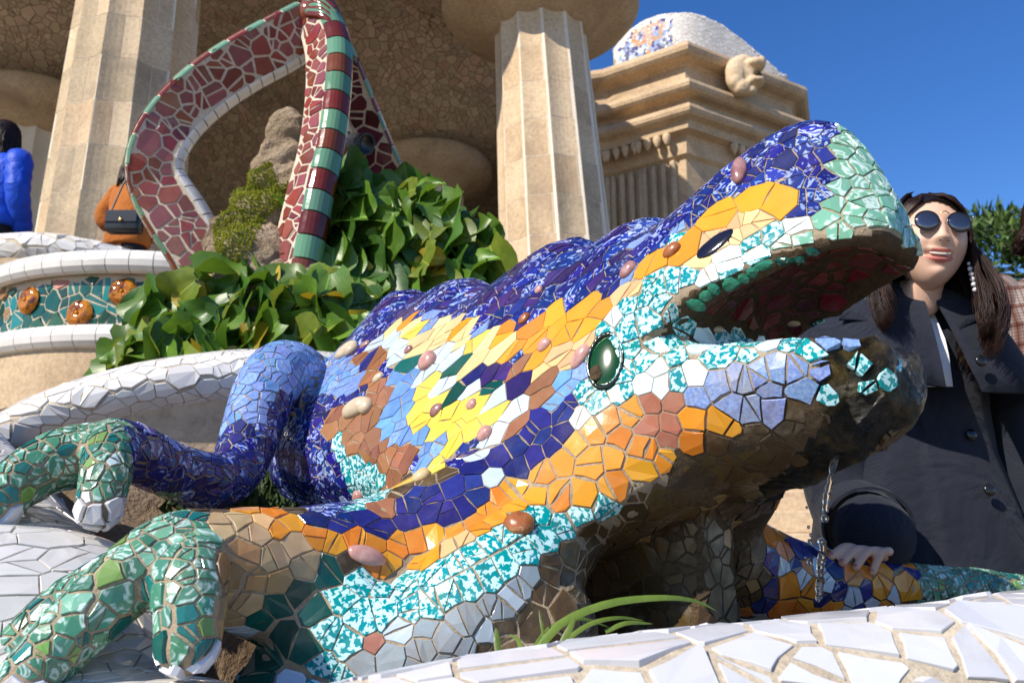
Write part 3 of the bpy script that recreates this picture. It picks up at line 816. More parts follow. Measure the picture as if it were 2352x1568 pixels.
def lizard_region(p, n):
    s, w, z = toL(p)
    out = np.full(len(p), -2)
    far = w < -.02
    q = p.copy(); q[far] = p[far] - 2 * w[far][:, None] * RT
    nq = n.copy(); nq[far] = n[far] - 2 * (n[far] @ RT)[:, None] * RT
    px, py, f = proj(q)
    dx, dy, _ = proj(p)
    # inside of the mouth and undersides, by shape
    out[(s > -.34) & (z > 1.14) & (z < 1.29) & (n[:, 2] < -.45) & (np.abs(w) < np.interp(s, [-.24, -.17, -.11, -.06], [.125, .112, .092, .07])) & (s < -.04)] = RI['palate']
    out[(s > -.34) & (z > 1.08) & (z < 1.16) & (n[:, 2] > .75) & (np.abs(w) < .1)] = -1
    view = CAM - q; view /= np.linalg.norm(view, axis=1)[:, None]
    face = (view * nq).sum(1)
    un = (out == -2) & (nq @ RT < .25) & (n[:, 2] < -.25)
    legs = (w < -.26)
    for tip in TOES:
        k = (np.linalg.norm(p - L(*tip), axis=1) < .036) & (z < tip[2] + .008); out[k] = RI['claw']
    for name, pl in FARPOLY:
        k = (out == -2) & legs & pip(dx, dy, pl); out[k] = RI[name]
    k = (out == -2) & (s > -.24) & pip(dx, dy, ALGAE)
    out[k] = np.where(rng.random(k.sum()) < .05, -1, -1)
    out[k & (z > 1.035) & (dx < 2065)] = RI['wet']
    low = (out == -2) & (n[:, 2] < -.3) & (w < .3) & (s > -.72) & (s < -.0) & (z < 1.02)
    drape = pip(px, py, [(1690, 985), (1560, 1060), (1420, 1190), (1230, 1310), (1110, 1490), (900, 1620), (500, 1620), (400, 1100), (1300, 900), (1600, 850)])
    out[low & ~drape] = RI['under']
    out[(out == -2) & (s > -.27) & (z > 1.15) & (n[:, 2] < -.12)] = -1
    for name, pl in POLY:
        k = (out == -2) & pip(px, py, pl)
        if name in ('foot', 'leg', 'legdark'): k &= (w > .12)
        out[k] = RI[name]
    rest = (out == -2) & (s > -.3) & (z > 1.13)
    out[rest & (s > -.1)] = RI['mint']; out[rest & (s <= -.1)] = RI['turq']
    rest = out == -2
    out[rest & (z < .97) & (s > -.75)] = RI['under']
    rest = out == -2
    out[rest & (w > .55)] = RI['foot']
    rest = out == -2
    out[rest & (s < -1.0)] = RI['cobalt']
    rest = out == -2
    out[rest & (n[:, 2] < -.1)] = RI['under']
    out[out == -2] = RI['cobalt']
    return out
bvhL = BVHTree.FromPolygons([tuple(v) for v in LV], LF)
def survey(B, x, y):
    d = ray(x, y); d = d / np.linalg.norm(d)
    hit = B.ray_cast(Vector(CAM), Vector(d))
    return (None, None) if hit[0] is None else (V(hit[0]), V(hit[1]))
# seeds in pairs on both sides of each patch border, so that joints run along it
pp, pn = [], []
for name, pl in POLY:
    r = RG[name]['r']
    pl = np.array(pl, float); nxt = np.roll(pl, -1, 0)
    for a, b in zip(pl, nxt):
        Ls = np.linalg.norm(b - a)
        if Ls < 1: continue
        dv = (b - a) / Ls; nv = V((-dv[1], dv[0]))
        step = r * FPX / 1.25 * .95
        k = max(1, int(round(Ls / step)))
        for i in range(k):
            m = a + (b - a) * (i + .5) / k
            A1 = survey(bvhL, *(m + nv * step * .36)); A2 = survey(bvhL, *(m - nv * step * .36))
            if A1[0] is None or A2[0] is None or np.linalg.norm(A1[0] - A2[0]) > 2.2 * r: continue
            pp += [A1[0], A2[0]]; pn += [A1[1], A2[1]]
print('border seeds', len(pp))
lizard = thing('lizard_statue', 'large mosaic lizard with open mouth, covered in blue, orange and turquoise broken tiles', 'statue', L(-.6, 0, .45))
# rough slime on the wet chin
px_, py_, f_ = proj(LV); s_, w_, z_ = toL(LV)
wet = pip(px_, py_, ALGAE) & (s_ > -.3)
me_n = np.zeros_like(LV)
tri_, src_ = tri_array(LF)
cr_ = np.cross(LV[tri_[:, 1]] - LV[tri_[:, 0]], LV[tri_[:, 2]] - LV[tri_[:, 0]])
for k in range(3): np.add.at(me_n, tri_[:, k], cr_)
me_n /= np.linalg.norm(me_n, axis=1)[:, None] + 1e-12
def lump(p, f, seed):
    rs = np.random.default_rng(seed); a = 0
    for o in range(4):
        k = rs.normal(size=(5, 3)) * f * 2 ** o; ph = rs.uniform(0, 6.28, 5)
        a = a + np.sin(p @ k.T + ph).sum(1) / 5 / 1.6 ** o
    return a
LV2 = LV.copy()
under_v = (me_n[:, 2] < -.3) & (z_ < 1.3) & (s_ > -.7) & (np.abs(w_) < .35)
LV2[wet] += me_n[wet] * (lump(LV[wet], 24, 3) * .010)[:, None]
LV2[under_v & ~wet] += me_n[under_v & ~wet] * (lump(LV[under_v & ~wet], 20, 4) * .0022)[:, None]
fc = LV[np.array([f[:3] for f in LF])].mean(1)
fpx, fpy, _ = proj(fc); fs_, fw_, fz_ = toL(fc)
fmat = np.zeros(len(LF), int)
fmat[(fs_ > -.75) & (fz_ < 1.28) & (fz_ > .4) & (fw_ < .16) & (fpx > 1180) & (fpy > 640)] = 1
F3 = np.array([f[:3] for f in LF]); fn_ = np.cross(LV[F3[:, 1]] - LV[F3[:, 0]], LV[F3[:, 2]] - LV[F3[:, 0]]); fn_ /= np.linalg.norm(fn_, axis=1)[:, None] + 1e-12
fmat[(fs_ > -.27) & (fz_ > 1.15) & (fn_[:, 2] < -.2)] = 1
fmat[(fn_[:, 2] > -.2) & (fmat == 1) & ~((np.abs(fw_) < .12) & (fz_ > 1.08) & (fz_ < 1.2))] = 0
fmat[(np.abs(fw_) < .16) & (fz_ < .93) & (fs_ < -.2) & (fs_ > -.85)] = 1  # chest bed gets the shade-darkened mortar
fmat[pip(fpx, fpy, ALGAE) & (fs_ > -.3) & (fw_ > -.2)] = 2
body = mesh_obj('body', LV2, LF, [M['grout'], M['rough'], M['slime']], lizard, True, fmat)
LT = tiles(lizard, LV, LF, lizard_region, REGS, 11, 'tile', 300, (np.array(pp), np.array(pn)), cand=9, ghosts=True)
# --- eye, ear glass, teeth, studs
def onskin(x, y, B=bvhL): return survey(B, x, y)
def basis(n, hint):
    n = V(n) / np.linalg.norm(n); a = V(hint) - n * np.dot(hint, n); a /= np.linalg.norm(a)
    return np.array([a, cr3(n, a), n])
CAMR, CAMU = V((1, 0, 0)), V((0, -ST, CT))
def stud(x, y, rx, ry, ang, mat, tall=.75, seed=0, name='shell_stud', fn=None, lift=.15):
    c, n = onskin(x, y)
    if c is None: print('stud missed', x, y); return
    t = np.linalg.norm(c - CAM) / FPX
    hint = CAMR * math.cos(math.radians(ang)) + CAMU * math.sin(math.radians(ang))
    A = basis(n, hint)
    v, f = blob(c + A[2] * ry * t * lift, (rx * t * 1.15, ry * t * 1.15, min(rx, ry) * t * tall), A, 18, 12, .05, seed, fn)
    return mesh_obj(name, v, f, mat, lizard, True)
def shellmat(name, a, b, c=None):
    t = NT(name); co = t.coord('Object')
    col = t.ramp(t.noise(co, 45, 4, .6, .5), [(.3, a), (.6, b), (.78, c or b)])
    return t.fin(col, .25, t.bump(t.noise(co, 90, 3), .15, .004))
S_pink = shellmat('pink_shell', (.36, .17, .15), (.52, .29, .25), (.58, .42, .36))
S_mauve = shellmat('mauve_shell', (.2, .085, .085), (.34, .18, .17), (.44, .3, .26))
S_brown = shellmat('brown_shell', (.2, .06, .02), (.33, .11, .03), (.55, .35, .2))
S_cream = shellmat('cream_shell', (.48, .37, .24), (.56, .46, .32), (.6, .52, .4))
def comma(d): return 1 - .35 * max(0, -d[0]) + .1 * d[1]
def drop(d): return 1 - .35 * max(0, d[0]) ** 2
for i, (x, y, rx, ry, a, m, fn) in enumerate([
        (1697, 400, 19, 36, -15, S_mauve, comma), (1547, 574, 25, 16, 30, S_brown, drop), (1447, 619, 26, 18, 55, S_mauve, drop), (1207, 731, 18, 12, 55, S_brown, drop),
        (841, 791, 15, 8, 20, S_mauve, drop), (797, 807, 30, 18, -5, S_cream, None), (941, 803, 13, 10, 30, S_mauve, drop), (988, 828, 27, 23, 45, S_pink, drop),
        (1254, 791, 20, 15, 40, S_pink, drop), (1337, 815, 34, 16, 60, S_pink, drop), (870, 868, 15, 11, 10, S_cream, None), (820, 938, 37, 22, -4, S_cream, None),
        (1003, 943, 17, 14, 20, S_mauve, None), (1087, 928, 16, 13, 15, S_pink, drop), (1117, 994, 22, 16, 40, S_pink, drop), (972, 1093, 24, 18, 50, M['cream'], drop),
        (826, 1142, 24, 15, 60, S_pink, drop), (1193, 1205, 31, 27, 10, S_brown, None), (841, 1277, 40, 19, -7, S_pink, None),
        (1822, 741, 14, 8, -10, S_cream, None), (1650, 757, 17, 7, 5, S_cream, None), (1240, 665, 12, 10, 20, S_pink, drop)]):
    stud(x, y, rx, ry, a, m, .8, i, fn=fn)
# cleft shells: a second half beside the first
for x, y, rx, ry, a in ((808, 805, 17, 16, 30), (842, 934, 18, 20, 40)): stud(x, y, rx, ry, a, S_cream, .85, 40)
c, n = onskin(1642, 562)
eye = stud(1642, 562, 42, 20, 24, glaze('black_eye_glaze', (.006, .006, .02), None, None, 10, .1, .02, .02), .28, 3, 'eye', lift=0.1)
def glassmat(name, col, rough=.05):
    t = NT(name); return t.fin(col, rough, None, Transmission_Weight=.25, IOR=1.5, Specular_IOR_Level=.4)
G_dark = glassmat('black_green_glass', (.008, .02, .01)); G_green = glassmat('bottle_green_glass', (.004, .06, .01), .12); G_teal = glassmat('sea_green_glass', (.03, .2, .12), .12)
# ear: bottom of a bottle pressed into the mortar
c, n = onskin(1392, 829)
n = n + H * .12; n /= np.linalg.norm(n)
A = basis(n, UP); tt = np.linalg.norm(c - CAM) / FPX; R = 73 * tt
mb = MB()
nr = 56
secs = []
for rr, zz in ((1.0, -.14), (1.02, .0), (1.0, .08), (.93, .11), (.86, .09), (.80, .02)):
    secs.append([c + A[0] * rr * R * math.cos(2 * PI * k / nr) * (1 + (.02 if k % 2 else 0) * (zz > .05)) + A[1] * .62 * rr * R * math.sin(2 * PI * k / nr) * (1 + (.02 if k % 2 else 0) * (zz > .05)) + A[2] * zz * R for k in range(nr)])
v, f = loft([np.array(q) for q in secs], cap=False)
ear = mesh_obj('ear_rim', v, f, G_dark, lizard, True)
v, f = blob(c + A[2] * .02 * R, (R * .84, R * .53, R * .09), A, 28, 10)
mesh_obj('ear_glass', v, f, G_green, lizard, True)
v, f = blob(c + A[2] * .02 * R - A[0] * .45 * R + A[1] * .25 * R, (R * .30, R * .22, R * .2), A, 12, 8, .25, 5)
mesh_obj('mortar_lump', v, f, M['rough'], lizard, True)
# teeth along the near lip
for i, (zx, zy, sx, sy, a) in enumerate([(100, 525, 42, 70, 70), (160, 465, 52, 40, 40), (218, 412, 38, 48, 60), (335, 380, 55, 45, 20), (425, 342, 36, 40, 50), (485, 308, 50, 36, 30), (570, 255, 62, 36, 25), (705, 225, 64, 34, 10), (808, 215, 42, 32, 20), (893, 160, 28, 40, 70)]):
    x, y = 1568 + zx / 3, 522.7 + zy / 3
    c, n = onskin(x, y)
    if c is None: continue
    t = np.linalg.norm(c - CAM) / FPX
    nn = n * .5 + RT * .6 - UP * .4; A = basis(nn, CAMR * math.cos(math.radians(a)) + CAMU * math.sin(math.radians(a)))
    v, f = blob(c + A[2] * .004, (sx / 3 * t, sy / 3 * t, 9 * t), A, 9, 6, .22, i)
    mesh_obj('tooth', v, f, G_teal if i < 7 else M['dkgreen'], lizard)
# ------------------------------------------------------------------ setting: ground, rock bed, stairs, hall
M['stone'] = stony('warm_sandstone', (.44, .32, .2), (.56, .425, .285), 2.2, .9, .3, 30, .02, stain=(.36, .26, .17))
M['stone2'] = stony('pale_sandstone', (.5, .375, .245), (.62, .485, .335), 2.0, .9, .25, 40, .01)
M['stone3'] = stony('grey_sandstone', (.38, .3, .2), (.5, .4, .275), 2.6, .9, .25, 40, .01, stain=(.3, .23, .16))
M['mortar'] = stony('pale_mortar', (.66, .58, .47), (.74, .66, .55), 4, .95, .3, 60, .01)
M['plaster'] = stony('ochre_plaster', (.4, .29, .18), (.52, .4, .27), 3.5, .95, .5, 160, .004, stain=(.34, .24, .15))
M['rock'] = stony('brown_rock', (.13, .085, .05), (.33, .245, .16), 7, .95, 1.0, 26, .03, stain=(.2, .15, .1))
M['paving'] = stony('paving', (.15, .125, .1), (.22, .185, .15), 1.5, .9, .3, 30, .01)
g = MB(); g.add([(-300, -300, 0), (300, -300, 0), (300, 300, 0), (-300, 300, 0)], [(0, 1, 2, 3)])
tag(g.obj('ground', M['paving'], None, origin=(0, 0, 0)), kind='structure')
def fbm(x, y, seed, f=1.0, oct=5, lac=1.9, gain=.55):
    rs = np.random.default_rng(seed); a = 0 * x; amp = 1
    for o in range(oct):
        for k in range(4):
            d = rs.normal(size=2); d *= f / np.linalg.norm(d) * rs.uniform(.7, 1.3)
            a = a + amp * np.sin(x * d[0] + y * d[1] + rs.uniform(0, 6.28)) / 4
        f *= lac; amp *= gain
    return a
def field(xs, ys, zfn, todir):
    n, m = len(xs), len(ys); X, Y = np.meshgrid(xs, ys, indexing='ij')
    Z = zfn(X, Y)
    v = np.stack([todir(X[i, j], Y[i, j], Z[i, j]) for i in range(n) for j in range(m)])
    f = [(i * m + j, (i + 1) * m + j, (i + 1) * m + j + 1, i * m + j + 1) for i in range(n - 1) for j in range(m - 1)]
    return v, f
# rock bed the lizard crawls over, in the lizard's frame
def bedz(s, w):
    base = np.interp(s, [-3.2, -2.4, -1.9, -1.5, -1.2, -.95, -.6, -.3, .3], [1.5, 1.42, 1.15, 1.02, .93, .8, .52, .4, .38])
    r = fbm(s, w, 5, 9, 5) * .05
    base = np.where((w > .4) & (s > -.85), np.minimum(base, .36), base)
    return base + r * np.interp(s, [-1, -.5], [1, .4]) + .05 * np.exp(-((w - .5) / .15) ** 2) * (s < -.8)
v, f = field(np.linspace(-2.0, .2, 110), np.linspace(-.75, .66, 80), bedz, lambda s, w, z: L(s, w, z))
tag(mesh_obj('rock_bed', v, f, M['rock'], None, True), kind='structure')

# ---------------- white tiled parapets
M['shade_white'] = glaze('white_glaze_shade_tint', (.56, .57, .6), (.62, .62, .64), 'grain', 6, .14, .06, .1)  # white glaze dimmed and blued, painting shade onto the rim
WR = [dict(mats=[(M['white'], 1)], r=.052, gap=.0016, h=.0028, tilt=.006, jag=.03)]
def along(k, an=1.5, r=.05, gap=.0016, d=(1, 0, 0)): return [dict(mats=[(M['white'], 1)], r=r, gap=gap, h=.0026, an=an, dir=d, tilt=.006, jag=.03)]
def infront(p, n, m=140):
    px, py, f = proj(p)
    return np.where((f > .1) & (px > -m) & (px < 2352 + m) & (py > -m) & (py < 1568 + m), 0, -1)
# side parapet: swelling cushions that step down beside the lizard
prof = [(-1.75, .92, .19, 1.2), (-1.5, .9, .2, 1.12), (-1.3, .885, .22, 1.03), (-1.12, .87, .245, .935), (-.98, .85, .26, .885), (-.88, .845, .255, .872), (-.78, .84, .23, .81), (-.7, .835, .225, .735), (-.62, .80, .29, .708), (-.53, .79, .31, .7), (-.43, .80, .29, .655), (-.33, .85, .22, .59), (-.2, .87, .2, .53), (0, .9, .19, .5)]
q = catmull([(s, w, a, z) for s, w, a, z in prof], 60)
secs = []
for s, w, a, zt in q:
    loop = []
    for k in range(28):
        th = 2 * PI * k / 28
        x = a * math.copysign(abs(math.cos(th)) ** .75, math.cos(th)); y = math.copysign(abs(math.sin(th)) ** .75, math.sin(th))
        z = zt - .19 + .19 * y if y > 0 else zt - .19 + .5 * y
        loop.append(L(s, w + x, z))
    secs.append(np.array(loop))
SPv, SPf = loft(secs)
side = thing('side_parapet', 'white broken tile cushion shaped parapet under the lizard feet at left', 'wall', L(-.8, .85, 0))
mesh_obj('core', SPv, SPf, M['wgrout'], side, True)
tiles(side, SPv, SPf, lambda p, n: np.where(n[:, 2] > -.25, infront(p, n), -1), along(0, 1.9, .027, .0009, RT * 1.0 + H * .25), 21, 'tile', 300, occl=[bvhL])
# front rim of the basin, nearest the camera
path = [P(420, 1690, .75), P(800, 1580, .77), P(1200, 1508, .81), P(1600, 1440, .87), P(2000, 1392, .93), P(2360, 1362, 1.0), P(2800, 1340, 1.1), P(3300, 1340, 1.25)]
path = catmull(path, 50)
secs = []
T_, A_, B_ = frames(path)
for c, t_ in zip(path, T_):
    d = np.cross(t_, UP); d /= np.linalg.norm(d)          # towards the camera side
    loop = []
    for k in range(28):
        th = 2 * PI * k / 28
        x = .13 * math.cos(th); y = math.sin(th)
        wob = .006 * math.sin(7 * c[0] + 2)
        loop.append(c + d * x + UP * ((-.1 + .1 * y + wob) if y > 0 else (-.1 + .35 * y)))
    secs.append(np.array(loop))
FRv, FRf = loft(secs)
front = thing('basin_rim', 'white broken tile basin rim closest to the viewer at bottom right', 'wall', (path[25][0], path[25][1], 0))
mesh_obj('core', FRv, FRf, M['wgrout'], front, True)
tiles(front, FRv, FRf, lambda p, n: np.where(n[:, 2] > -.4, infront(p, n), -1), [dict(mats=[(M['shade_white'], 1)], r=.05, gap=.0036, h=.0026, an=1.2, dir=(1, .15, 0), tilt=.006, split=.5, follow=.45)], 24, 'tile', 300)
# upper parapet behind the hind leg, on a sandstone wall
path = catmull([P(-240, 1180, 1.84), P(-60, 1075, 1.88), P(70, 1000, 1.93), P(250, 935, 2.0), P(430, 897, 2.07), P(600, 880, 2.16), P(760, 882, 2.34), P(900, 895, 2.6)], 50)
secs = []
T_, A_, B_ = frames(path)
for c, t_ in zip(path, T_):
    th_ = V((t_[0], t_[1], 0)); th_ /= np.linalg.norm(th_); d = np.cross(th_, UP)
    secs.append(np.array([c + d * .17 * math.cos(a) + UP * (.085 * math.sin(a)) for a in np.linspace(0, 2 * PI, 28, endpoint=False)]))
UPv, UPf = loft(secs)
upper = thing('planter_parapet', 'white broken tile parapet curving round the planter above the hind leg', 'wall', (path[25][0], path[25][1], 0))
mesh_obj('coping_core', UPv, UPf, M['wgrout'], upper, True)
tiles(upper, UPv, UPf, lambda p, n: infront(p, n), along(0, 1.3, .033, .0009, (1, .3, 0)), 25, 'tile', 300, occl=[bvhL])
m = MB()
sec2 = []
for c, t_ in zip(path, T_):
    th_ = V((t_[0], t_[1], 0)); th_ /= np.linalg.norm(th_); d = np.cross(th_, UP)
    sec2.append(np.array([c + d * .13 - UP * .03, c + d * .125 - V((0, 0, c[2] - .2)), c - d * .12 - V((0, 0, c[2] - .2)), c - d * .12 - UP * .03]))
v, f = loft(sec2); m.add(v, f)
m.obj('wall_stone', M['stone'], upper)
# soil of the planter
v, f = field(np.linspace(-1.75, .6, 50), np.linspace(2.5, 5.0, 40), lambda x, y: 1.0 + (y - 2.5) * .28 + fbm(x, y, 9, 5) * .04, lambda x, y, z: V((x, y, z)))
tag(mesh_obj('planter_soil', v, f, M['rock'], None, True), kind='structure')

# ---------------- curved terrace walls on the left
def arcwall(c, r, a0, a1, z0, z1, n=48, thick=.3):
    secs = []
    for a in np.linspace(a0, a1, n):
        d = V((math.cos(a), math.sin(a), 0)); q = V((*c, 0))
        secs.append(np.array([q + d * r + UP * z0, q + d * r + UP * z1, q + d * (r - thick) + UP * z1, q + d * (r - thick) + UP * z0]))
    return loft(secs)
tc, tr = (-2.02, 5.18), 1.2
z_hi, z_lo = 2.21, 1.87
A0, A1 = math.radians(182), math.radians(345)
terr = thing('terrace_wall', 'curved plaster wall with dark green mosaic band between white copings', 'wall', (tc[0], tc[1] - tr, 0))
v, f = arcwall(tc, tr, A0, A1, 0, z_lo - .02); mesh_obj('plaster_face', v, f, M['plaster'], terr)
v, f = arcwall(tc, tr - .03, A0, A1, z_lo - .02, z_hi); mesh_obj('panel_bed', v, f, M['wgrout'], terr)
def coping(z, r, n, rad=.062):
    for k in range(n):
        a0 = A0 + (A1 - A0) * k / n; a1 = A0 + (A1 - A0) * (k + 1) / n - .004
        pa = [V((*tc, 0)) + V((math.cos(a), math.sin(a), 0)) * r + UP * z for a in np.linspace(a0, a1, 4)]
        secs = []
        for a, c in zip(np.linspace(a0, a1, 4), pa):
            d = V((math.cos(a), math.sin(a), 0))
            secs.append(np.array([c + d * rad * math.cos(q) * .8 + UP * rad * math.sin(q) for q in np.linspace(0, 2 * PI, 12, endpoint=False)]))
        v, f = loft(secs)
        mesh_obj('coping_tile', v, f, M['white'], terr, False, rnd=[random.random()] * len(f), origin=pa[1])
coping(z_hi + .05, tr, 30); coping(z_lo, tr, 30)
for zc in (z_hi + .05, z_lo):
    v, f = tube([V((*tc, 0)) + V((math.cos(a), math.sin(a), 0)) * (tr - .01) + UP * zc for a in np.linspace(A0, A1, 50)], .048, 10); mesh_obj('coping_bed', v, f, M['wgrout'], terr, True)
PG = [dict(mats=[(M['dkgreen'], 7), (M['teal'], 2.5), (M['terra'], .35), (M['ochre'], .3)], r=.062, gap=.0035, h=.003, tilt=.012)]
v, f = arcwall(tc, tr - .03, A0, A1, z_lo + .03, z_hi - .0)
def panel_reg(p, n):
    r = np.hypot(p[:, 0] - tc[0], p[:, 1] - tc[1])
    ok = (r > tr - .04) & (p[:, 2] > z_lo + .05) & (p[:, 2] < z_hi - .015)
    return np.where(ok, infront(p, n), -1)
tiles(terr, v, f, panel_reg, PG, 31, 'tile', 260, ghosts=True)
# glazed pansy discs set in the band
def flower_mat():
    t = NT('amber_flower_glaze'); co = t.coord('Object')
    n = t.noise(co, 22, 3, .6, .5)
    col = t.ramp(n, [(.36, (.05, .012, .004)), (.47, (.33, .1, .008)), (.62, (.58, .23, .012))])
    return t.fin(col, .12, t.bump(t.noise(co, 40, 3), .2, .006))
FM = flower_mat()
for x, y in ((65, 690), (182, 720), (283, 671), (-25, 735), (410, 700)):
    d = ray(x, y); a_ = d[0] ** 2 + d[1] ** 2; b_ = -2 * (d[0] * tc[0] + d[1] * tc[1]); c_ = tc[0] ** 2 + tc[1] ** 2 - (tr - .02) ** 2
    disc = b_ * b_ - 4 * a_ * c_
    if disc < 0: continue
    t_ = (-b_ - math.sqrt(disc)) / (2 * a_); c = CAM + t_ * d
    n = V((c[0] - tc[0], c[1] - tc[1], 0)); A = basis(n, UP)
    R = 33 * t_ / FPX
    vs, fs = [], []
    rings = 9; seg = 60
    for i in range(rings + 1):
        rr = i / rings
        for k in range(seg):
            th = 2 * PI * k / seg
            pet = abs(math.sin(2.5 * th + .6))
            z = R * (.30 * (1 - rr ** 3) + .10 * pet ** .5 * rr * (1 - rr ** 6)) - (.1 * R if rr < .12 else 0)
            if i == rings: z = 0
            vs.append(c + A[0] * R * rr * math.cos(th) + A[1] * R * rr * math.sin(th) + A[2] * z)
    for i in range(rings):
        for k in range(seg):
            a = i * seg + k; b = i * seg + (k + 1) % seg
            fs.append((a, a + seg, b + seg, b))
    fl = mesh_obj('flower_disc', vs, fs, FM, terr, True, origin=c)
    v, f = blob(c + A[2] * R * .28, (R * .14,) * 3, None, 8, 6); mesh_obj('flower_heart', v, f, M['orange'], fl, True)
# higher landing wall with white coping, people lean behind it
tc2, tr2 = (-3.25, 6.2), 1.05
land = thing('landing_wall', 'plaster landing wall with smooth white tiled coping behind the red arch', 'wall', (tc2[0], tc2[1] - tr2, 0))
v, f = arcwall(tc2, tr2 - .03, math.radians(150), math.radians(385), 0, 2.72); mesh_obj('plaster_face', v, f, M['plaster'], land)
pa = [V((*tc2, 0)) + V((math.cos(a), math.sin(a), 0)) * (tr2 - .1) + UP * (2.80 - .10 * max(0, a - 4.9)) for a in np.linspace(math.radians(150), math.radians(385), 60)]
v, f = tube(pa, .105, 20, squash=1.0); mesh_obj('coping_core', v, f, M['wgrout'], land, True)
tiles(land, v, f, infront, [dict(mats=[(M['white'], 1)], r=.075, gap=.0013, h=.003, an=1.3, dir=(1, 0, 0), tilt=.006)], 33, 'tile', 200)
# landing floor behind the wall, and the podium of the hall
m = MB(); m.box((-6.6, 9.3, 1.1), (7.4, 5.0, 2.2)); tag(m.obj('landing', M['paving']), kind='structure')
m = MB(); v, f = lathe([(.93, 0), (.93, 2.2)], 40, (tc2[0], tc2[1], 0)); m.add(v, f); tag(m.obj('landing_floor', M['paving']), kind='structure')
m = MB(); m.box((-10, 17.5, 1.6), (29, 17, 3.2)); tag(m.obj('podium', M['stone3']), kind='structure')

# ---------------- hall: fluted columns built of blocks, round capitals, tiled vault
def column(cx, cy, lx, ly, z0, z1, r0, r1, label, detail=True, nf=12, course=.5, cap_r=1.22, shift=0.0):
    col = thing('fluted_column', label, 'column', (cx, cy, z0), 'columns of the hall')
    ax = lambda z: V((cx + lx * (z - z0), cy + ly * (z - z0), z))
    rad = lambda z: r0 + (r1 - r0) * (z - z0) / (z1 - z0)
    depth = .16
    def edge(a, z, k=1.0):
        fpos = (a / (2 * PI) * nf) % 1.0
        return ax(z) + rad(z) * k * (1 - depth * .5 * math.sin(PI * fpos) ** .8) * V((math.cos(a), math.sin(a), 0))
    # mortar core
    secs = [np.array([edge(a, z, .9955) for a in np.linspace(0, 2 * PI, nf * 6, endpoint=False)]) for z in (z0, z1)]
    v, f = loft(secs); mesh_obj('core', v, f, M['mortar'], col)
    if detail:
        nc = int(round((z1 - z0) / course)); seg = 6
        for k in range(nc):
            za = z0 + (z1 - z0) * k / nc + .004; zb = z0 + (z1 - z0) * (k + 1) / nc - .004
            off = (k % 2) * 1.0 + .5 + shift
            for b in range(nf // 2):
                a0 = 2 * PI * (off + 2 * b) / nf + .006; a1 = 2 * PI * (off + 2 * b + 2) / nf - .006
                am = (a0 + a1) / 2
                if math.cos(am) * -cx + math.sin(am) * -cy < -.25 * math.hypot(cx, cy): continue    # back of the shaft stays plain core
                n = 2 * seg + 1
                A = np.linspace(a0, a1, n); k_ = 1.0 + random.uniform(-.0015, .0015)
                vs = [edge(a, za, k_) for a in A] + [edge(a, zb, k_) for a in A] + [edge(a, za, .95) for a in A] + [edge(a, zb, .95) for a in A]
                fs = [(i, i + 1, n + i + 1, n + i) for i in range(n - 1)] + [(2 * n + i, i, n + i, 3 * n + i) for i in (0, n - 1)]
                fs += [(n + i, n + i + 1, 3 * n + i + 1, 3 * n + i) for i in range(n - 1)] + [(2 * n + i, 2 * n + i + 1, i + 1, i) for i in range(n - 1)]
                mesh_obj('stone_block', vs, fs, random.choice([M['stone'], M['stone2'], M['stone2'], M['stone3']]), col, origin=ax((za + zb) / 2))
    top = ax(z1)
    pr = [(rad(z1) * .92, -.02), (rad(z1) * 1.08, .04), (cap_r * .80, .17), (cap_r * .93, .23), (cap_r * .98, .31), (cap_r, .34), (cap_r, .52), (cap_r * .95, .60), (cap_r * .9, .62)]
    v, f = lathe(pr, 64, top); mesh_obj('capital', v, f, M['stone'], col, True)
    # joints of the capital: radial blocks
    return col
col1 = column(-4.12, 8.0, 0, 0, 3.2, 7.62, .70, .60, 'sunlit fluted stone column rising behind the red mosaic arch', shift=.0)
col2 = column(.56, 9.0, -.055, .0, 3.2, 6.98, .685, .565, 'fluted stone column with wide round capital in the middle', shift=.35)
col3 = column(-1.4, 13.3, 0, 0, 3.2, 6.75, .62, .56, 'shaded column deep in the hall right of the leafy plant', detail=False, cap_r=1.05)
col4 = column(-7.2, 11.4, 0, 0, 3.2, 6.8, .62, .56, 'shaded column at far left behind the blue jacket', detail=False, cap_r=1.05)
# vault: shallow bowls between the capitals
cols_xy = [(-4.12, 8.0), (.4, 9.0), (-1.4, 13.3), (-7.2, 11.4), (-9, 7), (-5, 15.5)]
def vaultz(X, Y):
    d = np.min([np.hypot(X - a, Y - b) for a, b in cols_xy], axis=0)
    base = 8.4 - .12 * (Y - 9)
    return base - .55 * np.exp(-(d / 1.5) ** 2) + .5 * np.clip((d - .9) / 1.6, 0, 1) ** 2
Vv, Vf = field(np.linspace(-13, .55, 100), np.linspace(7.2, 19, 90), vaultz, lambda x, y, z: V((x, y, z)))
Vf = [f[::-1] for f in Vf]
hall = thing('hall_vault', 'shaded hall ceiling lined with beige broken tile between the columns', 'ceiling', (-3, 12, 7))
M['vgrout'] = stony('vault_grout', (.2, .15, .1), (.27, .21, .14), 4, .95, .3, 40, .01)
M['vtile'] = glaze('beige_vault_tile', (.5, .4, .28), (.58, .48, .35), 'grain', 6, .4, .2, .15)
M['vtile2'] = glaze('rosy_vault_tile', (.5, .35, .25), (.56, .43, .32), 'grain', 6, .4, .2, .15)
mesh_obj('bed', Vv, Vf, M['vgrout'], hall, True)
def vreg(p, n):
    k = infront(p, n, 60)
    px, py, f = proj(p); k[(px > 1180)] = -1
    return k
tiles(hall, Vv, Vf, vreg, [dict(mats=[(M['vtile'], 6), (M['vtile2'], 2)], r=.105, gap=.0045, h=.007, tilt=.03)], 41, 'tile', 300, cand=16)
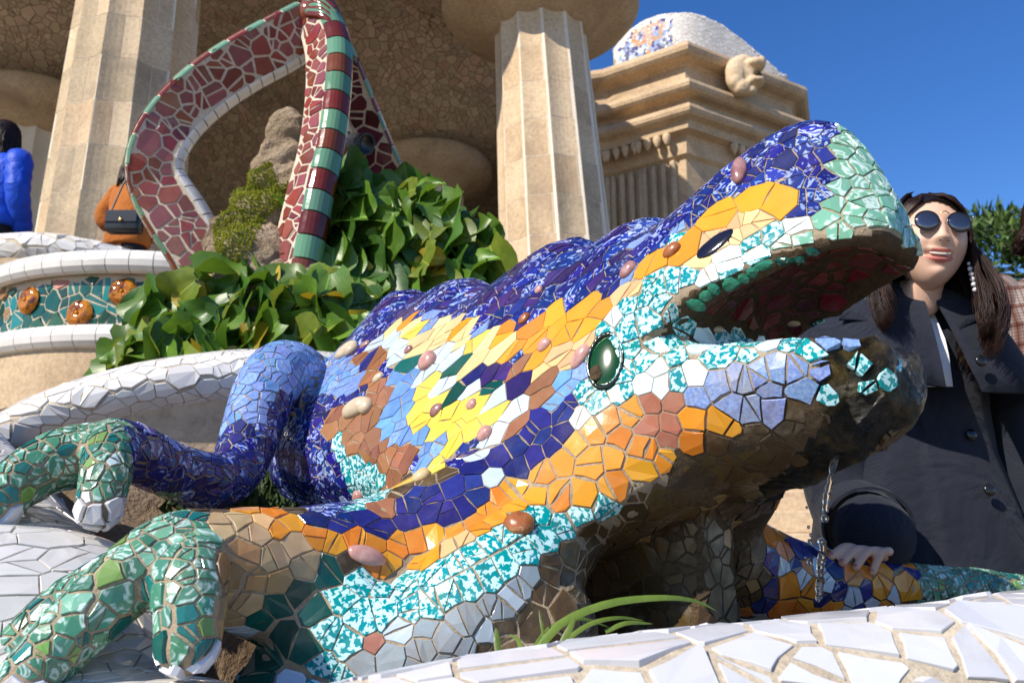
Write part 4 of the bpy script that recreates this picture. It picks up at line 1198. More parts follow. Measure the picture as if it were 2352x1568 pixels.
v, f = arcwall((-3, 4), 14.8, math.radians(68), math.radians(165), 3.0, 8.6, 40, .3); tag(mesh_obj('hall_back_wall', v, f, M['plaster']), 'dim plastered wall at the back of the hall', 'wall')
# ---------------- entablature: one moulded front over the columns and the bastion at right
plan = [(-16, 5.6), (-9, 6.2), (-4.12, 6.75), (.2, 7.75), (1.1, 8.6), (1.6, 11.95), (2.6, 11.3), (4.4, 12.35), (4.9, 13.6), (5.0, 16), (5.0, 22)]
def offset(plan, o):
    q = np.array(plan, float); out = []
    for i in range(len(q)):
        a = q[i] - q[i - 1] if i else q[1] - q[0]; b = q[i + 1] - q[i] if i < len(q) - 1 else q[-1] - q[-2]
        a = a / np.linalg.norm(a); b = b / np.linalg.norm(b)
        na = V((a[1], -a[0])); nb = V((b[1], -b[0])); m_ = na + nb; m_ /= np.linalg.norm(m_)
        out.append(q[i] + m_ * o / max(.5, np.dot(m_, na)))
    return np.array(out)
def mould(plan, prof):
    loops = [np.c_[offset(plan, o), np.full(len(plan), z)] for o, z in prof]
    K = len(plan); vs = np.vstack(loops); fs = []
    for a in range(len(loops) - 1):
        for i in range(K - 1): fs.append((a * K + i, a * K + i + 1, (a + 1) * K + i + 1, (a + 1) * K + i))
    return vs, fs
def roll(o, z, r, n=7): return [(o + r * math.cos(a), z + r * math.sin(a)) for a in np.linspace(-PI / 2, PI / 2, n)]
bast = [(.8, 14.5), (.86, 12.15)] + plan[5:]
ent = thing('bastion', 'moulded sandstone cornice and wall of the bastion against the blue sky', 'building', (3, 12, 3.2))
prof = [(-.05, 3.0), (-.05, 4.85), (.12, 4.87), (.14, 5.02), (.0, 5.05), (-.04, 5.4), (-.04, 6.5), (.03, 6.55), (.06, 6.84), (.2, 6.86)] + [(.22, 6.98)] + roll(.27, 7.1, .1) + [(.22, 7.22), (.2, 7.34), (.24, 7.36)] + roll(.33, 7.46, .1) + [(.25, 7.58), (.22, 7.62), (.22, 7.86), (.27, 7.9)] + roll(.36, 8.03, .12) + [(.2, 8.16), (-.6, 8.17)]
def split(plan, prof, name, mat):
    for i in range(len(plan) - 1):
        sub = plan[i:i + 2]
        full = [offset(plan, o)[i:i + 2] for o, z in prof]
        vs = []; fs = []
        for (o, z), p in zip(prof, full): vs += [(*p[0], z), (*p[1], z)]
        for k in range(len(prof) - 1): fs.append((2 * k, 2 * k + 1, 2 * k + 3, 2 * k + 2))
        mesh_obj(name, vs, fs, mat, ent)
split(bast, prof, 'cornice_run', M['stone'])
# stone joints of the cornice: thin pale seams standing a hair proud
pe = offset(bast, 0)
for i in range(1, len(bast) - 2):
    a, b = pe[i], pe[i + 1]; Ls = np.linalg.norm(b - a); n_ = max(1, int(Ls / .8))
    d = (b - a) / Ls; nn = V((d[1], -d[0]))
    for k in range(1, n_):
        c = a + (b - a) * k / n_
        for z0, z1, o in ((7.62, 7.87, .222), (6.55, 6.84, .05), (5.4, 6.5, -.038)):
            m = MB(); m.box((*(c + nn * o), (z0 + z1) / 2), (.012, .004, z1 - z0), np.array([[d[0], d[1], 0], [nn[0], nn[1], 0], [0, 0, 1]])); m.obj('joint', M['mortar'], ent)
# triglyph bars and drops
for i, pos in ((1, .55), (2, .18), (2, .62), (3, .5)):
    a, b = pe[i], pe[i + 1]; d = (b - a) / np.linalg.norm(b - a); nn = V((d[1], -d[0])); c0 = a + (b - a) * pos
    for k in range(4):
        c = c0 + d * (k - 1.5) * .155
        v, f = tube([V((*(c + nn * .0), 5.55)), V((*(c + nn * .0), 6.45))], .052, 8); mesh_obj('triglyph_bar', v, f, M['stone3'], ent, True)
        v, f = lathe([(.02, 0), (.06, -.03), (.065, -.08), (.035, -.16), (.006, -.2)], 10, V((*(c + nn * .19), 6.86))); mesh_obj('stone_drop', v, f, M['stone2'], ent, True)
# front over the hall: frieze, slab and cornice above the columns (out of frame, shades them)
v, f = mould(plan[:4], [(-1.3, 8.3), (.0, 8.3), (.05, 8.6), (.3, 8.65), (.35, 8.95), (-.6, 9.0)])
tag(mesh_obj('hall_entablature', v, f, M['stone']), 'stone entablature resting above the hall columns', 'building')
m = MB(); m.add([(-16, 5.7, 8.97), (-.1, 7.8, 8.97), (.3, 12.3, 8.97), (.5, 22, 8.97), (-16, 22, 8.97), (.31, 12.3, 8.16), (1.7, 12.2, 8.16), (2.6, 11.6, 8.16), (4.1, 12.5, 8.16), (4.7, 13.7, 8.16), (4.8, 22, 8.16), (.51, 22, 8.16)], [(0, 1, 2, 3, 4), (5, 6, 7, 8, 9, 10, 11)]); tag(m.obj('terrace_deck', M['paving']), kind='structure')
# ---------------- mosaic bench along the bastion top
bench = thing('mosaic_bench', 'white mosaic bench back with blue and red panel on top of the bastion', 'bench', (2.7, 11.5, 8.17))
def bench_top(x):      # silhouette along the run
    return 8.17 + np.interp(x, [0, .25, .55, .8, 1.1, 1.4, 1.8, 2.2, 2.6, 2.9], [.55, .76, .86, .86, .78, .76, .7, .52, .3, .12])
run = catmull([(1.7, 11.95, 0), (2.2, 11.62, 0), (2.72, 11.35, 0), (3.4, 11.6, 0), (4.1, 11.9, 0), (4.4, 12.05, 0)], 60)
dd = np.r_[0, np.cumsum(np.linalg.norm(np.diff(run, axis=0), axis=1))]
T_, A_, B_ = frames(run)
secs = []
for c, t_, l in zip(run, T_, dd):
    d = np.cross(t_, UP); zt = float(bench_top(l))
    secs.append(np.array([V((c[0], c[1], 0)) + d * x + UP * z for x, z in ((.1, 8.15), (.12, zt - .06), (.09, zt - .015), (0, zt), (-.09, zt - .015), (-.12, zt - .06), (-.1, 8.15))]))
v, f = loft(secs); mesh_obj('back', v, f, M['wgrout'], bench, True)
def breg(p, n):
    l = dd[np.argmin(np.linalg.norm(p[:, None, :2] - run[None, :, :2], axis=2), axis=1)]
    zt = bench_top(l)
    inner = (l > .12) & (l < 1.02) & (p[:, 2] < zt - .1 - .55 * np.abs(l - .6) ** 2)
    k = np.where(inner, 1, 0)
    flower = inner & ((np.abs(np.hypot((l - .48) * 1.2, p[:, 2] - 8.72) - .13) < .045) | (np.abs(np.hypot((l - .74) * 1.2, p[:, 2] - 8.72) - .13) < .045) | ((np.abs(l - .61) < .035)))
    k[flower] = 2
    return k
tiles(bench, v, f, breg, [dict(mats=[(M['white'], 1)], r=.06, gap=.003), dict(mats=[(M['cornflower'], 4), (M['cobalt'], 3), (M['aqua'], 2)], r=.042, gap=.003), dict(mats=[(M['terra'], 4), (M['orange2'], 1)], r=.036, gap=.003)], 51, 'tile', 160)
# ------------------------------------------------------------------ three-legged serpent arch, rock, plants
M['redtile'] = glaze('oxblood_tile', (.19, .035, .022), (.24, .055, .035), 'grain', 20, .14, .28, .05)
M['redtile2'] = glaze('mauve_red_tile', (.2, .05, .05), (.26, .08, .07), 'grain', 20, .14, .2, .05)
M['plumtile'] = glaze('plum_tile', (.07, .014, .02), (.1, .02, .03), 'grain', 20, .14, .3, .05)
M['seagreen'] = glaze('sea_green_edge_glaze', (.11, .25, .15), None, None, 20, .1, .12, .05)
M['chestnut'] = glaze('chestnut_edge_glaze', (.14, .028, .008), None, None, 20, .08, .25, .05)
M['pinkgrout'] = stony('pale_pink_grout', (.5, .42, .33), (.6, .52, .42), 9, .95, .4, 120, .004)
arch = thing('serpent_arch', 'three legged arch of red mosaic with green and brown striped edges', 'sculpture', P(640, 700, 3.3) * V((1, 1, 0)) + V((0, 0, 1.2)))
def arch_leg(pts, odir, W, D, mats, seed, limit, stripes=True, white=True, rtile=.075, seglen=.082, wide=0):
    q = catmull([(*P(x, y, t), w) for x, y, t, w in pts], 44)
    path, wid = q[:, :3], q[:, 3]
    T = np.gradient(path, axis=0); T /= np.linalg.norm(T, axis=1)[:, None]
    O = np.array([odir(c, t_) for c, t_ in zip(path, T)]); O -= T * (O * T).sum(1)[:, None]; O /= np.linalg.norm(O, axis=1)[:, None]
    Fc = np.cross(T, O); 
    if np.dot(Fc[len(Fc) // 2], CAM - path[len(Fc) // 2]) < 0: Fc = -Fc
    secs = []
    for c, o, n, w in zip(path, O, Fc, wid):
        h = D / 2; W2 = w / 2
        secs.append(np.array([c + o * a + n * b for a, b in ((-W2, -h * .8), (-W2, h * .8), (-W2 * .9, h), (0, h * 1.06), (W2 * .9, h), (W2, h * .8), (W2, -h * .8), (W2 * .9, -h), (0, -h * 1.06), (-W2 * .9, -h))]))
    v, f = loft(secs); mesh_obj('leg_core', v, f, M['pinkgrout'], arch)
    def rg(p, n):
        i = np.argmin(np.linalg.norm(p[:, None] - path[None], axis=2), axis=1)
        a = ((p - path[i]) * O[i]).sum(1); nf = np.abs((n * Fc[i]).sum(1))
        return np.where((nf > .6) & (np.abs(a) < wid[i] / 2 - .012), infront(p, n, 40), -1)
    tiles(arch, v, f, rg, [dict(mats=mats, r=rtile, gap=.0042, h=.004, tilt=.012, jag=.02)], seed, 'tile', limit, ghosts=True, cand=26)
    ds = np.r_[0, np.cumsum(np.linalg.norm(np.diff(path, axis=0), axis=1))]
    def at(l): return [np.array([np.interp(l, ds, X[:, k]) for k in range(3)]) for X in (path, O, Fc)] + [float(np.interp(l, ds, wid)), np.array([np.interp(l, ds, T[:, k]) for k in range(3)])]
    for side, on in ((1, stripes), (-1, white)):
        if not on: continue
        sl = seglen if side > 0 else .062
        n = int(ds[-1] / sl)
        for k in range(n):
            l0, l1 = k * ds[-1] / n + .003, (k + 1) * ds[-1] / n - .003
            secs = []
            for l in np.linspace(l0, l1, 3):
                c, o, nn, w, t_ = at(l)
                e = c + o * side * (w / 2 - .014)
                loop = [e + o * side * (D * ((.5 if wide else .16) if side > 0 else .3) * math.cos(a) * (1 + .04 * abs(math.sin(3 * a)))) + nn * D * (.53 if side > 0 else .58) * math.sin(a) for a in np.linspace(-PI / 2, PI / 2, 13)]
                secs.append(np.array(loop))
            v, f = loft(secs)
            mt = (M['seagreen'] if k % 2 else M['chestnut']) if side > 0 else M['white']
            mesh_obj('edge_tile' if side > 0 else 'inner_edge_tile', v, f, mt, arch, False, rnd=[random.random()] * len(f), origin=secs[1].mean(0))
RM = [(M['redtile'], 5), (M['redtile2'], 3)]
view = lambda c: (c - CAM) / np.linalg.norm(c - CAM)
def left_out(c, t_):
    o = np.cross(t_, view(c)); return o if np.dot(o, V((-1, 0, .6))) > 0 else -o
arch_leg([(500, 700, 3.2, .2), (455, 590, 3.2, .2), (402, 500, 3.2, .21), (358, 425, 3.2, .195), (352, 360, 3.2, .185), (388, 285, 3.25, .185), (458, 212, 3.3, .19), (545, 150, 3.36, .195), (635, 100, 3.42, .2), (705, 60, 3.47, .19)], left_out, .2, .13, RM, 61, 200, rtile=.054)
def right_out(c, t_): return V((.80, -.60, .05))
arch_leg([(722, 30, 3.44, .12), (738, 75, 3.4, .14), (752, 130, 3.33, .15), (752, 200, 3.25, .14), (745, 280, 3.18, .135), (732, 360, 3.12, .135), (712, 440, 3.06, .14), (690, 540, 3.0, .15), (665, 660, 2.95, .16)], right_out, .14, .11, RM, 62, 80, white=False, rtile=.05, wide=1)
def back_out(c, t_):
    o = np.cross(t_, view(c)); return o if o[0] > 0 else -o
arch_leg([(745, 60, 3.5, .14), (790, 160, 3.66, .15), (825, 250, 3.8, .16), (865, 350, 3.92, .17), (905, 440, 4.05, .18), (950, 560, 4.2, .19)], back_out, .17, .13, [(M['plumtile'], 1)], 63, 60, stripes=True, rtile=.075)
v, f = blob(P(722, 50, 3.46), (.075, .1, .07), None, 16, 12, .06, 2); mesh_obj('apex', v, f, M['redtile'], arch, True, rnd=[.4] * len(f))
for k in range(7):       # ribs bent over the crown
    a = [P(700 + k * 2, 4 + k * 5, 3.42 - .01 * k), P(730 + k * 3, -6 + k * 8, 3.38 - .01 * k), P(765 + k * 3, 22 + k * 11, 3.36 - .01 * k)]
    v, f = tube(catmull(a, 8), .017, 8); mesh_obj('crown_rib', v, f, M['seagreen'] if k % 2 else M['chestnut'], arch, True, rnd=[random.random()] * len(f))

# spring rock with moss
def rockify(parts, voxel, amp, freq, seed):
    v, f = remesh(parts, voxel, 2)
    n = np.zeros_like(v); tr, _ = tri_array(f); cr = np.cross(v[tr[:, 1]] - v[tr[:, 0]], v[tr[:, 2]] - v[tr[:, 0]])
    for k in range(3): np.add.at(n, tr[:, k], cr)
    n /= np.linalg.norm(n, axis=1)[:, None] + 1e-12
    return v + n * (((.7 - np.abs(lump(v, freq, seed))) + .5 * (.5 - np.abs(lump(v, freq * 2.7, seed + 1)))) * amp)[:, None], f, n
bl = lambda x, y, t, r, s: blob(P(x, y, t), r, None, 16, 12, .16, s)
RKv, RKf, RKn = rockify([bl(660, 320, 3.25, (.07, .08, .1), 1), bl(648, 380, 3.22, (.09, .09, .09), 2), bl(615, 400, 3.2, (.05, .06, .06), 3), bl(640, 440, 3.2, (.11, .1, .09), 4), bl(600, 500, 3.15, (.12, .12, .12), 5), bl(560, 560, 3.1, (.13, .12, .12), 6), bl(600, 620, 3.05, (.2, .16, .16), 7), bl(640, 720, 3.0, (.3, .22, .2), 8), bl(560, 780, 2.95, (.3, .2, .18), 9)],   .012, .03, 9, 8)
M['greyrock'] = stony('pale_spring_rock', (.3, .22, .14), (.56, .44, .31), 6, .9, 1.0, 22, .09, stain=(.15, .1, .06))
rock = thing('spring_rock', 'craggy pale rock with bright moss under the red arch', 'rock', P(600, 700, 3.1) * V((1, 1, 0)) + V((0, 0, 1.2)))
mesh_obj('stone', RKv, RKf, M['greyrock'], rock, True)
def leafmat(name, a, b, rough=.35, trans=.25, scale=14):
    t = NT(name); co = t.coord('Object')
    oi = t.new('ShaderNodeObjectInfo')
    n = t.noise(co, scale, 4, .6)
    col = t.ramp(n, [(.3, a), (.7, b)])
    hv = t.new('ShaderNodeHueSaturation'); mr = t.new('ShaderNodeMapRange'); mr.inputs['To Min'].default_value = .72; mr.inputs['To Max'].default_value = 1.3
    t.link(oi.outputs['Random'], mr.inputs['Value']); t.link(mr.outputs[0], hv.inputs['Value']); t.link(col, hv.inputs['Color'])
    m = t.fin(hv.outputs[0], rough, t.bump(t.noise(co, 30, 3), .2, .01), Specular_IOR_Level=.45)
    tr = t.new('ShaderNodeBsdfTranslucent'); mx = t.new('ShaderNodeMixShader'); mx.inputs[0].default_value = trans
    t.link(hv.outputs[0], tr.inputs['Color']); t.link(t.b.outputs[0], mx.inputs[1]); t.link(tr.outputs[0], mx.inputs[2]); t.link(mx.outputs[0], t.out.inputs['Surface'])
    return m
M['moss'] = leafmat('bright_moss', (.2, .25, .01), (.38, .38, .025), .9, .2, 20)
M['fern'] = leafmat('dark_fern', (.02, .06, .008), (.07, .12, .02), .7, .25, 20)
def tufts(name, v, f, n, sel, parent, mat, count, size, seed, vert=.4):
    rs = np.random.default_rng(seed); idx = np.nonzero(sel)[0]
    if not len(idx): return
    mb = MB()
    for i in rs.choice(idx, count):
        c = v[i] + rs.normal(size=3) * size * .35; d = n[i] + rs.normal(size=3) * .5 + UP * vert; d /= np.linalg.norm(d)
        s = cr3(d, rs.normal(size=3)); s /= np.linalg.norm(s); s2 = cr3(d, s); h = size * rs.uniform(.5, 1.3)
        r = h * .34
        mb.add([c + s * r, c - s * r * .5 + s2 * r * .87, c - s * r * .5 - s2 * r * .87, c + d * h], [(0, 1, 3), (1, 2, 3), (2, 0, 3)])
    return mb.obj(name, mat, parent, kind='stuff')
rpx, rpy, _ = proj(RKv)
mo = pip(rpx, rpy, [(490, 520), (560, 400), (620, 370), (640, 420), (680, 410), (640, 470), (600, 520), (560, 610), (500, 620)]) & (((CAM - RKv) * RKn).sum(1) > 0)
tufts('moss', RKv, RKf, RKn, mo, rock, M['moss'], 11000, .0075, 3)

# ---------------- leafy plants
def leaf_mesh(name, seed, mats):
    rs = random.Random(seed); nu, nv = 6, 8
    W = rs.uniform(.5, .64); curl = rs.uniform(.2, .75); wav = rs.uniform(.07, .16); ph = rs.uniform(0, 6); fold = rs.uniform(.1, .45)
    vs, fs, ms = [], [], []
    for j in range(nv + 1):
        y = j / nv
        half = W * ((y + .04) / .44) ** .4 if y < .4 else W * max(0, 1 - ((y - .4) / .6) ** 2.3) ** .8
        if j == nv: half = .012
        for i in range(nu + 1):
            x = (i / nu * 2 - 1)
            X = x * half
            Y = y + (-.16 * abs(x) ** 2 if j < 2 else 0)
            Z = -curl * y * y * .55 + fold * abs(x) * half + wav * math.sin(7 * y + ph + (2 if x > 0 else 0)) * abs(x) ** 2 + .03 * y
            vs.append((X, Y, Z))
    for j in range(nv):
        for i in range(nu):
            a = j * (nu + 1) + i; fs.append((a, a + 1, a + nu + 2, a + nu + 1)); ms.append(0)
    me = bpy.data.meshes.new(name); me.from_pydata(vs, [], fs)
    for m in mats: me.materials.append(m)
    me.polygons.foreach_set('use_smooth', np.ones(len(fs), bool)); me.update()
    return me
def leaf_green(name, a, b, edge):
    t = NT(name); co = t.coord('Object')
    oi = t.new('ShaderNodeObjectInfo')
    sep = t.new('ShaderNodeSeparateXYZ'); t.link(co, sep.inputs[0])
    n = t.noise(co, 3.5, 4, .6)
    col = t.ramp(n, [(.3, a), (.7, b)])
    ab = t.new('ShaderNodeMath', operation='ABSOLUTE'); t.link(sep.outputs['X'], ab.inputs[0])
    rib = t.ramp(ab.outputs[0], [(0, 1.0), (.022, 0.0)]); col = t.mix(rib, col, tuple(min(1, 2.0 * x) for x in b))
    v2 = t.new('ShaderNodeMath', operation='MULTIPLY_ADD'); v2.inputs[1].default_value = 1.6; t.link(ab.outputs[0], v2.inputs[0]); 
    su = t.new('ShaderNodeMath', operation='SUBTRACT'); t.link(sep.outputs['Y'], su.inputs[0]); t.link(ab.outputs[0], su.inputs[1])
    sn = t.new('ShaderNodeMath', operation='SINE'); m5 = t.new('ShaderNodeMath', operation='MULTIPLY'); m5.inputs[1].default_value = 62.; t.link(su.outputs[0], m5.inputs[0]); t.link(m5.outputs[0], sn.inputs[0])
    hv = t.new('ShaderNodeHueSaturation'); mr = t.new('ShaderNodeMapRange'); mr.inputs['To Min'].default_value = .7; mr.inputs['To Max'].default_value = 1.35
    t.link(oi.outputs['Random'], mr.inputs['Value']); t.link(mr.outputs[0], hv.inputs['Value']); t.link(col, hv.inputs['Color'])
    m = t.fin(hv.outputs[0], .4, t.bump(sn.outputs[0], .02, .01), Specular_IOR_Level=.5)
    tr = t.new('ShaderNodeBsdfTranslucent'); mx = t.new('ShaderNodeMixShader'); mx.inputs[0].default_value = .28
    hv2 = t.mix(.5, hv.outputs[0], edge)
    t.link(hv2, tr.inputs['Color']); t.link(t.b.outputs[0], mx.inputs[1]); t.link(tr.outputs[0], mx.inputs[2]); t.link(mx.outputs[0], t.out.inputs['Surface'])
    return m
LG = [leaf_green('dark_leaf', (.03, .095, .01), (.06, .15, .018), (.16, .3, .02)), leaf_green('mid_leaf', (.06, .15, .014), (.13, .23, .025), (.2, .35, .02)), leaf_green('pale_leaf', (.1, .17, .015), (.22, .26, .03), (.3, .35, .03)), leaf_green('yellow_leaf', (.36, .27, .015), (.5, .36, .03), (.6, .4, .03))]
LM = [[leaf_mesh('leaf', 10 * c + k, [LG[c]]) for k in range(6)] for c in range(4)]
M['stem'] = leafmat('leaf_stem', (.07, .14, .02), (.12, .2, .03), .4, .1)
def plant(name, label, poly, tf, n, base, seed, size=(.10, .155), yel=.1):
    rs = random.Random(seed); pl = thing(name, label, 'plant', base, 'broad leaved plants in the planter')
    poly = np.array(poly, float); x0, y0 = poly.min(0); x1, y1 = poly.max(0)
    cx, cy = poly.mean(0); k = 0; pts = []
    while k < n:
        x, y = rs.uniform(x0, x1), rs.uniform(y0, y1)
        if not pip(np.array([x]), np.array([y]), poly)[0]: continue
        layer = k / n
        if any(math.hypot(x - a, y - b) < 26 for a, b, l in pts[-60:] if abs(l - layer) < .34): 
            if rs.random() < .8: continue
        pts.append((x, y, layer)); k += 1
        t = tf(x, y) + .28 * (1 - layer) - .04 * rs.random()
        c = P(x, y, t)
        out = V(((x - cx) / 300., -.25, -(y - cy) / 260.)) 
        tip = V((out[0] * .9 + rs.gauss(0, .55), -.45 + rs.gauss(0, .4), -.25 + out[2] * .5 + rs.gauss(0, .5)))
        nrm = V((-.4 + rs.gauss(0, .45), -.8 + rs.gauss(0, .4), .5 + rs.gauss(0, .4)))
        tip -= nrm * np.dot(tip, nrm) / np.dot(nrm, nrm); tip /= np.linalg.norm(tip); nrm /= np.linalg.norm(nrm)
        xx = np.cross(tip, nrm)
        s = rs.uniform(*size)
        if rs.random() < yel: ci = 3 if rs.random() < .55 else 2
        else: ci = rs.choices([0, 1, 2], [5, 5, 1])[0]
        if ci == 3: s *= .72
        o = bpy.data.objects.new('leaf', rs.choice(LM[ci])); COL.objects.link(o); o.parent = pl
        mt = Matrix(((xx[0] * s * .95, tip[0] * s, nrm[0] * s, 0), (xx[1] * s * .95, tip[1] * s, nrm[1] * s, 0), (xx[2] * s * .95, tip[2] * s, nrm[2] * s, 0), (0, 0, 0, 1)))
        lp = c - tip * s * .5
        mt.translation = Vector(lp - V(base)); o.matrix_local = mt
        if k % 2 == 0:
            foot = V(base) + V((rs.uniform(-.15, .15), rs.uniform(-.05, .15), 0)); foot[0] = .6 * foot[0] + .4 * lp[0]
            mid = .5 * (lp + foot) + V((0, .05, .06))
            v, f = tube(catmull([lp, mid, foot], 6), .0045, 5, False); mesh_obj('stem', v, f, M['stem'], pl, True)
    return pl
low = lambda x, y: 2.52 + (850 - y) / 800. + max(0, 400 - x) * .0004
high = lambda x, y: 2.85 + (700 - y) / 900.
plant('leafy_plant', 'leftmost low clump of broad leaves spilling over the white parapet below the green band', [(235, 855), (290, 780), (330, 690), (430, 650), (500, 640), (520, 720), (500, 835), (400, 845)], low, 170, P(400, 860, 2.85) - V((0, 0, .1)), 5, size=(.09, .18), yel=.18)
plant('leafy_plant', 'low clump of broad leaves with yellow ones just above the bent blue leg', [(480, 615), (640, 640), (760, 650), (850, 700), (855, 770), (800, 800), (700, 800), (600, 800), (500, 835), (490, 720)], low, 200, P(660, 850, 2.85) - V((0, 0, .1)), 7, size=(.09, .19), yel=.15)
plant('leafy_plant', 'tall dark clump of broad leaves against the striped front leg of the arch', [(560, 515), (650, 455), (720, 450), (790, 385), (880, 430), (880, 700), (830, 760), (740, 690), (680, 620), (620, 560)], high, 170, P(760, 800, 3.1) - V((0, 0, .1)), 6, size=(.1, .2), yel=.05)
plant('leafy_plant', 'rightmost clump of broad leaves beside the middle column', [(870, 430), (1000, 440), (1040, 490), (1130, 545), (1145, 620), (1100, 650), (1000, 690), (900, 700), (860, 690)], high, 150, P(960, 800, 3.1) - V((0, 0, .1)), 8, size=(.1, .2), yel=.06)
# small ferns on the rock by the lizard
fv, ff = field(np.linspace(-1.45, -.85, 50), np.linspace(.15, .65, 50), lambda s, w: bedz(s, w), lambda s, w, z: L(s, w, z))
fv = np.array(fv); fx, fy, _ = proj(fv)
fe = (pip(fx, fy, [(380, 1110), (440, 1100), (470, 1180), (390, 1190)]) | pip(fx, fy, [(530, 1110), (620, 1080), (720, 1180), (540, 1190)]) | pip(fx, fy, [(600, 1060), (640, 1090), (700, 1160), (600, 1160)]))
fo = thing('wall_fern', 'small dark ferns growing on rock beneath the hind leg', 'plant', L(-1.1, .35, .9))
tufts('fronds', fv, ff, np.tile(UP, (len(fv), 1)), fe, fo, M['fern'], 1400, .022, 5, .2)
# grass blades hanging in the basin below the neck
M['blade'] = leafmat('grass_blade', (.09, .16, .02), (.2, .28, .05), .4, .3)
gr = thing('grass_tuft', 'long green grass blades arching out of the dark basin under the neck', 'grass', P(1250, 1500, 1.0))
def blade(pts, w):
    q = catmull([P(*p) for p in pts], 14); n = len(q); T = np.gradient(q, axis=0)
    T /= np.linalg.norm(T, axis=1)[:, None]
    S = np.cross(T, V((0, -1, .35))); S /= np.linalg.norm(S, axis=1)[:, None]
    Wd = w * np.sin(np.linspace(.35, 1, n) * PI) ** .6
    vs = [c + s * a for c, s, a in zip(q, S, Wd)] + [c + np.cross(s, t_) * a * .35 for c, s, a, t_ in zip(q, S, Wd, T)] + [c - s * a for c, s, a in zip(q, S, Wd)]
    fs = [(i, i + 1, n + i + 1, n + i) for i in range(n - 1)] + [(n + i, n + i + 1, 2 * n + i + 1, 2 * n + i) for i in range(n - 1)]
    mesh_obj('blade', vs, fs, M['blade'], gr, True)
blade([(1230, 1500, .93), (1290, 1430, .95), (1400, 1385, .98), (1520, 1372, 1.0), (1600, 1380, 1.02), (1650, 1405, 1.03)], .0048)
blade([(1275, 1490, .96), (1350, 1435, .98), (1420, 1418, 1.0), (1480, 1425, 1.02)], .003)
blade([(1290, 1480, .93), (1310, 1440, .94), (1322, 1415, .95)], .004)
blade([(1145, 1500, .92), (1141, 1465, .93), (1139, 1440, .94)], .004)
blade([(1250, 1470, .98), (1243, 1430, .99), (1238, 1400, 1.0)], .0018)
blade([(1390, 1450, .99), (1440, 1430, 1.0), (1500, 1432, 1.02)], .0028)
blade([(1220, 1500, .97), (1260, 1445, 1.0), (1330, 1420, 1.02), (1400, 1440, 1.04)], .003)
blade([(1200, 1500, .96), (1190, 1470, .98), (1170, 1455, 1.0)], .0028)

# small black floodlight clamped to the back leg of the arch
M['lampblack'] = NT('black_painted_metal').fin((.015, .015, .016), .35)
lp = P(818, 328, 3.72); fl_ = thing('floodlight', 'small black floodlight fixed under the red arch', 'lamp', lp)
ax_ = V((.75, -.5, -.35)); ax_ /= np.linalg.norm(ax_)
v, f = lathe([(.012, -.07), (.035, -.065), (.04, -.02), (.045, .05), (.05, .055), (.05, .07), (.043, .07), (.04, .06), (.004, .055)], 20, lp, ax_); mesh_obj('housing', v, f, M['lampblack'], fl_, True)
v, f = tube(catmull([lp + V((-.05, 0, 0)), lp + V((-.05, .03, .06)), lp + V((-.02, .06, .1))], 8), .007, 8); mesh_obj('bracket', v, f, M['lampblack'], fl_, True)
# ------------------------------------------------------------------ people
def skinmat(name, a, b):
    t = NT(name); co = t.coord('Object')
    col = t.ramp(t.noise(co, 12, 4, .6), [(.3, a), (.7, b)])
    m = t.fin(col, .5, t.bump(t.noise(co, 420, 2), .08, .001), Subsurface_Weight=.15, Subsurface_Scale=.01)
    t.b.inputs['Subsurface Radius'].default_value = (1, .35, .2)
    return m
M['skin'] = skinmat('light_skin', (.6, .36, .25), (.66, .42, .3))
M['lip'] = skinmat('lip', (.5, .14, .11), (.55, .17, .13))
def cloth(name, a, b, scale=60., herring=0, plaid=False, rough=.9, kind='World'):
    t = NT(name); co = t.coord(kind)
    col = t.ramp(t.noise(co, 5, 4, .6), [(.3, a), (.7, b)])
    wv = t.noise(co, scale * 8, 2, .6)
    if herring:
        sp = t.new('ShaderNodeSeparateXYZ'); t.link(co, sp.inputs[0])
        m1 = t.new('ShaderNodeMath', operation='PINGPONG'); m1.inputs[1].default_value = herring; 
        ax = t.new('ShaderNodeMath', operation='ADD'); t.link(sp.outputs['X'], ax.inputs[0]); t.link(sp.outputs['Y'], ax.inputs[1]); t.link(ax.outputs[0], m1.inputs[0])
        ad = t.new('ShaderNodeMath', operation='ADD'); t.link(m1.outputs[0], ad.inputs[0]); t.link(sp.outputs['Z'], ad.inputs[1])
        mu = t.new('ShaderNodeMath', operation='MULTIPLY'); mu.inputs[1].default_value = 2 * PI / .0065; t.link(ad.outputs[0], mu.inputs[0])
        sn = t.new('ShaderNodeMath', operation='SINE'); t.link(mu.outputs[0], sn.inputs[0])
        f = t.ramp(sn.outputs[0], [(.2, .72), (.8, 1.0)])
        col = t.mix(1.0, col, f, 'MULTIPLY')
    if plaid:
        sp = t.new('ShaderNodeSeparateXYZ'); t.link(co, sp.inputs[0])
        for ax_, per in (('X', .055), ('Z', .055), ('X', .009), ('Z', .009)):
            mu = t.new('ShaderNodeMath', operation='MULTIPLY'); mu.inputs[1].default_value = 2 * PI / per; t.link(sp.outputs[ax_], mu.inputs[0])
            sn = t.new('ShaderNodeMath', operation='SINE'); t.link(mu.outputs[0], sn.inputs[0])
            f = t.ramp(sn.outputs[0], [(.55, (1, 1, 1)), (.95, (.55, .35, .3) if per > .02 else (.45, .42, .42))])
            col = t.mix(1.0, col, f, 'MULTIPLY')
    m = t.fin(col, rough, t.bump(wv, .5, .003, t.bump(t.noise(co, 9, 3, .55, .6), .7, .03)), Specular_IOR_Level=.2)
    t.b.inputs['Sheen Weight'].default_value = .06
    return m
M['herring'] = cloth('navy_herringbone_wool', (.013, .016, .027), (.022, .026, .04), 60, .012)
